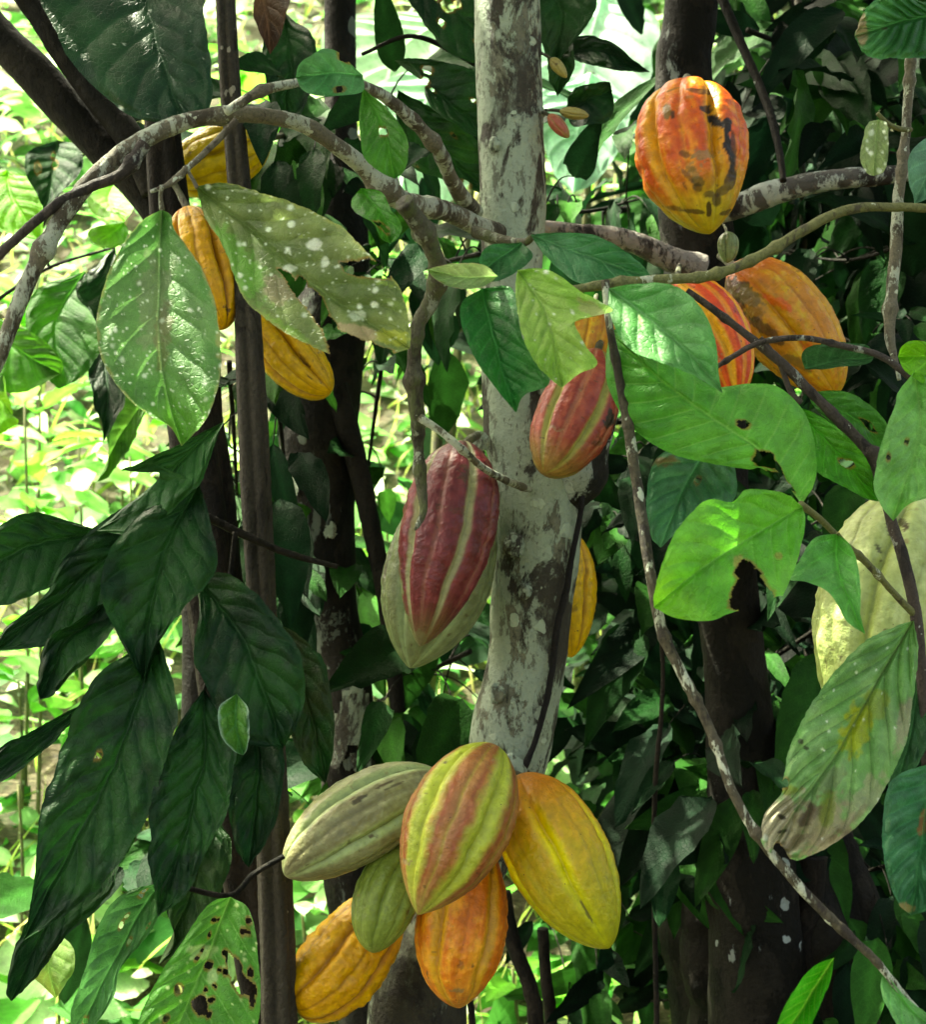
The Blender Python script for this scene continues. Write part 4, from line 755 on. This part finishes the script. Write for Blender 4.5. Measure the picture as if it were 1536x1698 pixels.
leaf(gb, [(1482, 1290), (1466, 1340), (1464, 1400), (1474, 1460), (1492, 1500)], [(1545, 1265), (1530, 1400), (1512, 1518)], [(1610, 1320), (1610, 1420), (1550, 1500)], 1.33, 1.25, (48, 105, 62), (72, 125, 84), nv=9, quilt=.0045, fold=.018, patches=[(1530, 1365, 7, 22, 10, (140, 95, 60), .8), (1508, 1505, 18, 8, 0, (150, 130, 80), .7)], label='quilted blue-green leaf at the lower right edge')
# --- vertical twig at the right
vb = branch('cacao_branch', 'pale vertical twig hanging near the right edge', at(1500, -20, 1.45))
tube('stem', ypath([(1505, -60, 17), (1512, 60, 17), (1508, 150, 16), (1500, 250, 16), (1490, 340, 19), (1486, 420, 20), (1478, 500, 19), (1477, 560, 17), (1486, 600, 10), (1492, 630, 7)], [1.46, 1.42]), 0, B_TWIG, vb, 14, .12, .1, seed=70, knots=7)
tube('twig', ypath([(1456, 188, 7), (1475, 206, 8), (1495, 214, 9), (1512, 215, 8)], [1.42, 1.44]), 0, B_GREEN, vb, 10, .1, seed=71)
leaf(vb, [(1440, 206), (1430, 235), (1428, 270), (1440, 288)], [(1458, 198), (1452, 245), (1450, 292)], [(1474, 206), (1473, 245), (1468, 282)], 1.42, 1.38, (112, 135, 82), (130, 150, 95), nv=5, specks=24, speckr=(1, 3), serr=2.5, label='small blotched pale leaf')
leaf(vb, [(1512, 250), (1506, 290), (1515, 325)], [(1560, 215), (1540, 280), (1518, 338)], [(1590, 260), (1570, 310), (1540, 328)], 1.42, 1.38, (86, 130, 100), nv=5)
leaf(vb, [(1480, -12), (1440, 12), (1424, 40)], [(1580, 20), (1500, 35), (1418, 60)], [(1560, 85), (1500, 96), (1440, 92)], 1.44, 1.38, (32, 88, 34), (70, 130, 70), nv=9, quilt=.006, serr=4, veins=.6, patches=[(1430, 50, 10, 30, 0, (160, 140, 110), .8), (1467, 47, 6, 3, 0, BR, .9)], label='quilted toothed leaf in the top right corner')

# ================================================================== SHADED FOLIAGE TRACED AT THE LEFT AND TOP
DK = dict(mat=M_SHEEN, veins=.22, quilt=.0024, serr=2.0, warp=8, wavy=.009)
D1, D2 = (28, 66, 24), (17, 46, 22)  # dark greens: the shade on these leaves is painted into the colour
lb = branch('cacao_branch', 'shaded bough of large dark drooping leaves in front of the twin poles at lower left', at(330, 930, 1.52))
tube('stem', ypath([(560, 940, 8), (470, 915, 12), (390, 880, 14), (320, 850, 15), (250, 860, 13), (180, 890, 11), (110, 930, 8)], [1.6, 1.5]), 0, B_DARK, lb, 12, .1, .1, seed=80)
tube('twig', ypath([(322, 852, 9), (300, 930, 8), (280, 1010, 8), (262, 1060, 7)], [1.52, 1.50]), 0, B_DARK, lb, 10, .1, seed=81)
tube('twig', ypath([(390, 882, 9), (376, 1000, 9), (352, 1100, 8), (338, 1145, 7)], [1.54, 1.50]), 0, B_DARK, lb, 10, .1, seed=82)
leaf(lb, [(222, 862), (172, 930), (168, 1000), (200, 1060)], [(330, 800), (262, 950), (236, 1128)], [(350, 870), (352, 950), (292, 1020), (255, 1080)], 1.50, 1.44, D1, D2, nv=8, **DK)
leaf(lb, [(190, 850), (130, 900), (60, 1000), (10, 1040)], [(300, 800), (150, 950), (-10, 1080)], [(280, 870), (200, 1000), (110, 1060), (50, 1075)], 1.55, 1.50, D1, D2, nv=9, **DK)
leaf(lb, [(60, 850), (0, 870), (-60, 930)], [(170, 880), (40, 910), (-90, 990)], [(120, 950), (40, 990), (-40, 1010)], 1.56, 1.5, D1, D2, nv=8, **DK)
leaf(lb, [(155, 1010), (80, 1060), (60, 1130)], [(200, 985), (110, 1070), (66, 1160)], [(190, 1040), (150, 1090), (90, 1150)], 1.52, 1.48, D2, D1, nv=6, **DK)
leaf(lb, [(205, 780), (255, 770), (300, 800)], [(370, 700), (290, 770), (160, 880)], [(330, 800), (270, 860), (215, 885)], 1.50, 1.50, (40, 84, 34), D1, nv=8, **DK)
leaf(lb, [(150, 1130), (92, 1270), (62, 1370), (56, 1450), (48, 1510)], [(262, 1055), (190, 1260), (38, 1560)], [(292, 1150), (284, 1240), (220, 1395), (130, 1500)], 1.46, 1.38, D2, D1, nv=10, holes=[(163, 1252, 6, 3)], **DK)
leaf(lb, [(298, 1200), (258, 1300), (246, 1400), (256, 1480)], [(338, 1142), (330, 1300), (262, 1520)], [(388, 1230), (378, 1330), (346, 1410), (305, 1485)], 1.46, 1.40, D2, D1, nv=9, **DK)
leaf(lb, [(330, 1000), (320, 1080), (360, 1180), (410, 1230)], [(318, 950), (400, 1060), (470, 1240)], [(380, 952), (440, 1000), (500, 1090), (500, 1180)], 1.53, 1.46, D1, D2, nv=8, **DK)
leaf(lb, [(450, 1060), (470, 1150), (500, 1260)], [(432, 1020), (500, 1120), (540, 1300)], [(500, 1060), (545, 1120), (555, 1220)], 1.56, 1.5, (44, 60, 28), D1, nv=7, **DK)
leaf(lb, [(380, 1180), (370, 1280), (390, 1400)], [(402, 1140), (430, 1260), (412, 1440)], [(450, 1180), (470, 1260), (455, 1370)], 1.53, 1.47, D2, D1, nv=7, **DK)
leaf(lb, [(362, 1175), (368, 1220), (388, 1245)], [(392, 1150), (392, 1200), (403, 1252)], [(412, 1175), (414, 1210), (410, 1240)], 1.44, 1.41, (44, 96, 44), (60, 110, 30), nv=4, edge=(130, 160, 140), edgew=.1)  # bluish light along the leaf edge painted in as rim colour
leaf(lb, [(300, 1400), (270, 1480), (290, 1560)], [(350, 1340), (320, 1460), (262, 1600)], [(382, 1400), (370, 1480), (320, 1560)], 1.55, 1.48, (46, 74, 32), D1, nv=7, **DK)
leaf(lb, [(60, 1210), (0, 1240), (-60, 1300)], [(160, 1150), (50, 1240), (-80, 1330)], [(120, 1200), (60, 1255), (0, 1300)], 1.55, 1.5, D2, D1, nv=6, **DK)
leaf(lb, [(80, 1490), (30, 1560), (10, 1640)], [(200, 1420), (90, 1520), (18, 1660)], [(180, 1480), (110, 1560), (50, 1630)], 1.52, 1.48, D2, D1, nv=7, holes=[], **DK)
bl = branch('cacao_branch', 'low bough with perforated sunlit leaves at the bottom left corner', at(300, 1780, 1.45))
tube('stem', ypath([(470, 1420, 9), (420, 1450, 10), (380, 1485, 10), (300, 1470, 9), (262, 1462, 7)], [1.5, 1.42]), 0, B_DARK, bl, 10, .1, seed=83)
leaf(bl, [(346, 1500), (302, 1560), (262, 1622), (230, 1690), (215, 1760)], [(382, 1487), (330, 1620), (235, 1830)], [(414, 1510), (428, 1580), (430, 1680), (390, 1790)], 1.42, 1.32, (70, 130, 36), (84, 145, 50), vein=(130, 180, 90), nv=10, nibble=30, specks=60, speckcol=(200, 225, 150), speckr=(1, 4),
     holes=[[(372, 1575), (392, 1590), (408, 1625), (424, 1635), (424, 1648), (400, 1648), (384, 1630), (378, 1605)], (333, 1668, 12, 14), (345, 1600, 6, 5), (262, 1712, 10, 8), (405, 1545, 8, 3), (296, 1640, 6, 6)], patches=[(335, 1580, 24, 14, 0, (160, 185, 120), .6), (350, 1620, 10, 20, 10, (165, 190, 130), .6)], label='bright leaf eaten full of holes')
leaf(bl, [(198, 1485), (160, 1540), (140, 1610), (118, 1680)], [(264, 1464), (205, 1560), (118, 1740)], [(268, 1505), (246, 1550), (200, 1600), (190, 1650), (150, 1710)], 1.46, 1.38, (58, 108, 48), (76, 128, 66), nv=8, nibble=8)
leaf(bl, [(52, 1580), (46, 1610), (70, 1635)], [(92, 1545), (80, 1600), (92, 1656)], [(120, 1570), (122, 1605), (108, 1632)], 1.7, 1.65, (130, 170, 80), (160, 180, 80), nv=5)
tl = branch('cacao_branch', 'overhanging bough with one huge dark leaf covering the top left corner', at(180, -160, 1.5))
tube('stem', ypath([(60, -200, 16), (160, -150, 14), (230, -120, 10), (330, -150, 8), (460, -60, 8)], [1.5, 1.5]), 0, B_DARK, tl, 12, .1, seed=84)
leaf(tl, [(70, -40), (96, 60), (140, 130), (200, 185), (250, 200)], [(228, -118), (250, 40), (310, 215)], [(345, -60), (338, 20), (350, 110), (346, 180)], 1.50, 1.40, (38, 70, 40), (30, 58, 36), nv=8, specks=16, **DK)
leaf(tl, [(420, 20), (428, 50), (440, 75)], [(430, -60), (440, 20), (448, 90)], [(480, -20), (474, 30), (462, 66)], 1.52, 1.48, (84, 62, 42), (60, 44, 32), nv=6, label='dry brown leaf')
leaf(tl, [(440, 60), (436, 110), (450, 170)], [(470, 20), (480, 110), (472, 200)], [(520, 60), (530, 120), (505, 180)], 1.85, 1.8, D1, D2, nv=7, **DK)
ll = branch('sapling_branch', 'bough of small serrated leaves glowing green at the left edge', at(-60, 520, 2.45))
tube('stem', ypath([(-60, 540, 7), (20, 480, 7), (90, 440, 6), (190, 410, 4)], [2.45, 2.4]), 0, B_DARK, ll, 8, .1, seed=85)
tube('twig', ypath([(80, 442, 5), (70, 380, 4), (110, 300, 4), (150, 240, 3)], [2.42, 2.4]), 0, B_DARK, ll, 8, .1, seed=86)
BGL = dict(mat=M_BG, quilt=.0018, veins=.25, serr=3)
for a in [([(48, 250), (44, 290), (62, 325)], [(95, 232), (86, 290), (72, 348)], [(132, 245), (132, 285), (100, 320)], D1, D2, dict(mat=M_DARKLEAF, serr=3, holes=[(62, 280, 4, 5), (90, 272, 3, 4), (88, 258, 3, 2)])),
          ([(-20, 300), (-20, 350), (10, 385)], [(10, 282), (20, 330), (68, 398)], [(50, 295), (66, 330), (72, 365)], (98, 158, 30), (110, 170, 40), BGL),
          ([(150, 310), (144, 335), (160, 360)], [(190, 300), (180, 335), (206, 368)], [(222, 315), (222, 340), (215, 358)], (96, 155, 28), (110, 165, 36), BGL),
          ([(150, 380), (152, 400), (175, 412)], [(205, 368), (180, 392), (150, 404)], [(212, 385), (205, 402), (180, 410)], (90, 150, 36), (100, 160, 40), BGL),
          ([(60, 480), (40, 530), (50, 590), (90, 640)], [(140, 450), (90, 540), (110, 640)], [(180, 500), (170, 570), (140, 620)], (56, 110, 26), (44, 90, 28), BGL),
          ([(130, 470), (150, 520), (170, 560)], [(190, 410), (165, 500), (162, 570)], [(200, 470), (190, 530), (178, 560)], D1, D2, DK),
          ([(-30, 580), (-10, 640), (40, 650)], [(-30, 520), (30, 580), (100, 620)], [(30, 540), (80, 570), (104, 600)], (56, 112, 22), (66, 120, 26), BGL),
          ([(150, 600), (150, 660), (168, 700)], [(170, 560), (176, 640), (170, 735)], [(200, 600), (206, 650), (190, 700)], D1, D2, DK),
          ([(-30, 690), (-10, 720), (30, 700)], [(-40, 650), (0, 660), (20, 690)], [(0, 620), (12, 650), (20, 680)], (90, 150, 20), (120, 170, 30), BGL),
          ([(190, 640), (170, 680), (180, 760)], [(250, 650), (200, 720), (160, 800)], [(230, 710), (210, 750), (180, 790)], (70, 110, 36), D1, BGL)]:
    k = dict(a[5]); leaf(ll, a[0], a[1], a[2], 2.42+.1*random.random(), 2.36, a[3], a[4], nv=7, **k)
for i, (px, py, w_, h_) in enumerate([(585, 1190, 40, 60), (560, 1235, 26, 40), (484, 790, 20, 38), (600, 1262, 26, 26), (548, 880, 12, 16)]):
    # crusts of pale lichen on the back trunk: thin raised shells wrapped round the bark
    n_ = 26; a = np.linspace(-1, 1, n_); AA, HH_ = np.meshgrid(a, a, indexing='ij'); cx = np.interp(py, [700, 850, 1000, 1100, 1200, 1300], [528, 530, 545, 570, 580, 578]); wd_ = np.interp(py, [700, 850, 1000, 1100, 1300], [135, 118, 92, 82, 84])/2*1.06
    X = np.clip(px+AA*w_, cx-wd_*.99, cx+wd_*.99); Yd = 2.25-np.sqrt(np.maximum(0, wd_**2-(X-cx)**2))/F*2.25-.003
    P_ = np.stack([X, py+HH_*h_], -1); kk = np.hypot(AA, HH_)+(fbm(np.stack([AA*3+i*7, HH_*3, AA*0], -1), i, 4)-.5)*1.1 < .85
    Q = gridq(n_, n_); Q = Q[kk.ravel()[Q].all(1)]; mesh('lichen_crust', AT(P_, Yd), Q, B_MAIN, bt)
cb = branch('cacao_branch', 'dark shaded bough reaching left behind the main trunk near the top', at(860, 120, 1.95))
tube('stem', ypath([(860, 150, 12), (760, 90, 10), (680, 60, 8), (600, 90, 6)], [2.0, 1.95]), 0, B_DARK, cb, 10, .1, seed=87)
leaf(cb, [(690, 108), (720, 180), (790, 230)], [(655, 100), (730, 160), (850, 260)], [(700, 95), (780, 120), (840, 180)], 1.95, 1.9, D1, D2, nv=8, nibble=5, **DK)
leaf(cb, [(660, -30), (690, 20), (740, 80), (790, 105)], [(640, -90), (740, 0), (850, 120)], [(740, -80), (820, -20), (850, 60)], 1.97, 1.92, D2, D1, nv=8, holes=[(742, 10, 10, 10), (757, 5, 5, 8)], nibble=14, **DK)
leaf(cb, [(655, 190), (670, 260), (740, 300)], [(660, 150), (720, 240), (830, 330)], [(720, 180), (790, 230), (830, 290)], 2.0, 1.95, (44, 90, 30), D1, nv=8, nibble=5, **DK)
leaf(cb, [(880, -40), (890, 40), (910, 100)], [(900, -90), (930, 20), (915, 120)], [(980, -40), (990, 10), (950, 70)], 1.95, 1.9, (40, 70, 34), D1, nv=7, **DK)
leaf(cb, [(905, 100), (910, 130), (920, 150)], [(900, 60), (930, 100), (925, 160)], [(950, 70), (955, 100), (945, 130)], 1.93, 1.9, (40, 70, 34), D1, nv=5, **DK)
leaf(cb, [(960, 60), (1000, 66), (1040, 90)], [(930, 80), (1010, 90), (1080, 120)], [(960, 100), (1010, 112), (1050, 118)], 1.97, 1.9, D2, D1, nv=7, **DK)
leaf(cb, [(950, 150), (985, 135), (1010, 135)], [(938, 180), (980, 165), (1016, 150)], [(950, 210), (1000, 205), (1018, 180)], 1.93, 1.9, D2, D1, nv=6, **DK)

# ================================================================== MID-GROUND BOUGHS IN THE SHADE
def bough(label, line, Y, n, L, spread, cols=((24, 56, 22), (16, 42, 20), (34, 72, 24), (18, 46, 22), (48, 92, 28)), seed=0, group='dark leafy boughs in the shade', w=9, cat='branch', name='leafy_bough', wr=.40, mat=None, dY=.25, down=.55):  # default greens darkened so the leaf colour itself carries the shade
    rs = np.random.default_rng(seed+500); P = catmull(np.array(line, float), 60); Yv = Y+np.linspace(-dY, dY, 60)*.5
    C = AT(P, Yv); root = thing(name, label, cat, Vector(C[0]), group)
    tube_world('stem', C, np.linspace(w, w*.45, 60)/2/F*Y, B_DARK, root, 10, .1, seed=seed)
    i = rs.integers(2, 60, n); off = rs.normal(0, 1, (n, 3))*np.array([spread, spread*F/Y*.00043, spread])/F*Y*np.array([1, 1, 1])
    off[:, 1] = rs.normal(0, dY, n).clip(-1.2*dY, 2*dY)
    b = C[i]+off; d = off*np.array([1, .6, 1])/(spread/F*Y)*.6+rs.normal(0, .5, (n, 3)); d[:, 2] -= down; d[:, 1] -= .15
    u = rs.normal(0, .4, (n, 3)); u[:, 1] -= .9; u[:, 2] += .7
    Ls = L*rs.uniform(.45, 1.25, n)
    leaf_cloud('foliage', b, d, u, Ls, Ls*wr*rs.uniform(.75, 1.25, n), pal(cols, n, rs, .25), mat or M_DARKLEAF, root, droop=.4, seed=seed, nt_=12, nw=7, foldk=.22, kind=(0, 0, 1, 0)[seed % 4])
    m = min(n, 22)
    for k in range(0, m, max(1, m//7)):
        s = C[max(0, i[k]-5)]; e = b[k]; u_ = np.linspace(0, 1, 12)[:, None]
        tube_world('twig', s*(1-u_)+e*u_+np.array([0, 0, .02])*np.sin(np.pi*u_), np.linspace(w*.4, w*.22, 12)/2/F*Y, B_DARK, root, 6, .05)
    return root
BG = [
 ('dark bough between the arching branch and the back trunk', [(640, 180), (560, 300), (500, 420)], 2.35, 37, 0.16, 60),
 ('dark bough behind the bitten leaf and left of the main trunk', [(800, 420), (720, 440), (620, 480)], 2.2, 43, 0.16, 60),
 ('dark foliage low between the back trunk and the green pod', [(780, 1080), (700, 1120), (600, 1180)], 2.3, 43, 0.16, 55),
 ('dark foliage behind the back trunk at mid height', [(440, 760), (520, 900), (600, 1020)], 2.5, 43, 0.16, 60),
 ('dark foliage right of the main trunk beneath the pinkish branch', [(900, 350), (980, 350), (1060, 330)], 2.3, 23, 0.14, 32),
 ('dense dark bough at the top right behind the thin leaning branch', [(1240, 50), (1350, 90), (1500, 120)], 2.3, 66, 0.20, 70),
 ('dense dark bough right of the orange pod', [(1500, 260), (1380, 230), (1270, 200)], 2.35, 52, 0.18, 60),
 ('dark bough filling the space under the greyish right branch', [(1560, 380), (1420, 430), (1300, 420)], 2.35, 58, 0.18, 60),
 ('dark bough behind the vertical twig at the right edge', [(1560, 560), (1480, 600), (1400, 560)], 2.2, 37, 0.16, 50),
 ('dark bough behind the branch stub right of the main trunk', [(1120, 700), (1040, 780), (1000, 900)], 2.3, 52, 0.16, 50),
 ('dark foliage behind the drooping branch at mid height', [(1230, 900), (1120, 980), (1040, 1080)], 2.4, 63, 0.17, 65),
 ('dark mass of leaves left of the dying leaf', [(1360, 1040), (1240, 1120), (1120, 1200)], 2.35, 75, 0.19, 70),
 ('dark mass of leaves beside the right-hand yellow pod', [(1250, 1260), (1120, 1300), (1020, 1340)], 2.3, 72, 0.19, 65),
 ('dark leaves beneath the dying leaf', [(1530, 1420), (1420, 1450), (1330, 1480)], 2.2, 43, 0.16, 55),
 ('dark leafy shrub across the bottom right', [(1420, 1640), (1260, 1650), (1080, 1660)], 2.3, 66, 0.18, 45),
 ('dark foliage filling the gap right of the pale pole', [(450, 600), (470, 760), (470, 940)], 2.1, 30, .14, 28),
 ('dark foliage beside the hanging mossy branch', [(640, 560), (620, 700), (600, 860)], 2.4, 18, .12, 30),
 ('dark foliage between the twin poles at mid height', [(380, 600), (390, 760), (395, 880)], 2.1, 9, .12, 14),
 ('dark foliage behind the cream pod', [(1560, 820), (1440, 820), (1330, 880)], 2.1, 49, 0.16, 50),
 ('dark foliage behind the yellow pod stalks at the bottom', [(1000, 1500), (960, 1580), (900, 1660)], 2.5, 17, 0.13, 45),
 ('dark bough crossing low behind the lower left leaves', [(420, 1300), (280, 1380), (140, 1480)], 2.35, 29, 0.16, 55),
 ('dark bough high behind the upper yellow pod', [(540, 230), (500, 280), (440, 340)], 2.1, 26, 0.15, 38),
 ('dark foliage close behind the lower back trunk', [(700, 1250), (640, 1280), (540, 1240)], 2.6, 29, 0.15, 60),
]
SHADE_GREENS = ((14, 38, 17), (10, 28, 14), (22, 54, 20), (12, 34, 18), (38, 78, 26))  # darker greens for right-hand boughs, deeper shade put into the colour
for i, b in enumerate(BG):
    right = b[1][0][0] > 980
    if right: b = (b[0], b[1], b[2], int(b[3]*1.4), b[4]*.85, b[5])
    bough(*b, seed=i, **(dict(cols=SHADE_GREENS) if right else {}))
# dense thickets farther back as dark backing; the shade is painted into their greens
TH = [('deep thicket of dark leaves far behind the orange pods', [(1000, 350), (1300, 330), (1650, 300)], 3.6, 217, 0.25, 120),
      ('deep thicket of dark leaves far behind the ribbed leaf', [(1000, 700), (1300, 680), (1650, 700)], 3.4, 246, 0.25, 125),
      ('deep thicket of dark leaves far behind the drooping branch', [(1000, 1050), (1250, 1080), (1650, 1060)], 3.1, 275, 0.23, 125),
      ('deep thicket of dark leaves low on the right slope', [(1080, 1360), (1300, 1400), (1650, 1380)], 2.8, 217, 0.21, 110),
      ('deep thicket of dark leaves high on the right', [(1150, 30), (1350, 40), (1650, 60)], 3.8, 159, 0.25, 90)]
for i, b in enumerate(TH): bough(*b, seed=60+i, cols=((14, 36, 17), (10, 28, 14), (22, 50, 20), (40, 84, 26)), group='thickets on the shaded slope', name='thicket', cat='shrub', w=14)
# thin stems at the bottom
for i, (pts, Y, lab) in enumerate([([(835, 1480, 26), (850, 1560, 26), (880, 1640, 26), (890, 1720, 28)], 2.1, 'dark thin stem just right of the lower orange pod'),
     ([(900, 1540, 20), (905, 1620, 20), (915, 1720, 22)], 2.15, 'dark thin stem under the yellow pod'),
     ([(770, 1640, 10), (785, 1720, 12)], 1.9, 'slim dark stem under the tip of the lower orange pod'),
     ([(1095, 1020, 7), (1100, 1120, 7), (1096, 1200, 8), (1085, 1400, 9)], 2.0, 'hair-thin stem beside the drooping branch'),
     ([(1440, 0, 20), (1330, 60, 14), (1320, -40, 12)], 2.6, 'pale thin stem at the top right')]):
    standalone(ext(pts, Y) if i < 4 else [(1322, -60, 12), (1326, 40, 12), (1330, 85, 10), (1334, 500, 12), (1340, 1000, 14), (1345, 1300, 16)], Y, B_POLED if i < 4 else B_POLE, lab, 'stem', 'thin_stem', sides=12, rough=.1, wob=.15, seed=90+i)
# rotten stump low on the right
st = thing('tree_stump', 'dark rotting stump low on the right behind the drooping branch', 'stump', ground_at(1290, 2.2))
tube('stump', ext([(1270, 1385, 200), (1275, 1400, 260), (1280, 1480, 300), (1290, 1600, 330)], 2.2), 2.2, B_DARK, st, 48, .28, .05, lobes=9, lobeamp=.25, seed=99)
tube('root', [(1240, 1450, 40), (1225, 1530, 30), (1240, 1600, 26), (1230, 1700, 34)], 2.06, B_POLED, st, 14, .15, .1, seed=100)
tube('root', [(1350, 1420, 50), (1345, 1500, 36), (1330, 1560, 30), (1360, 1640, 40)], 2.05, B_POLED, st, 14, .15, .1, seed=101)
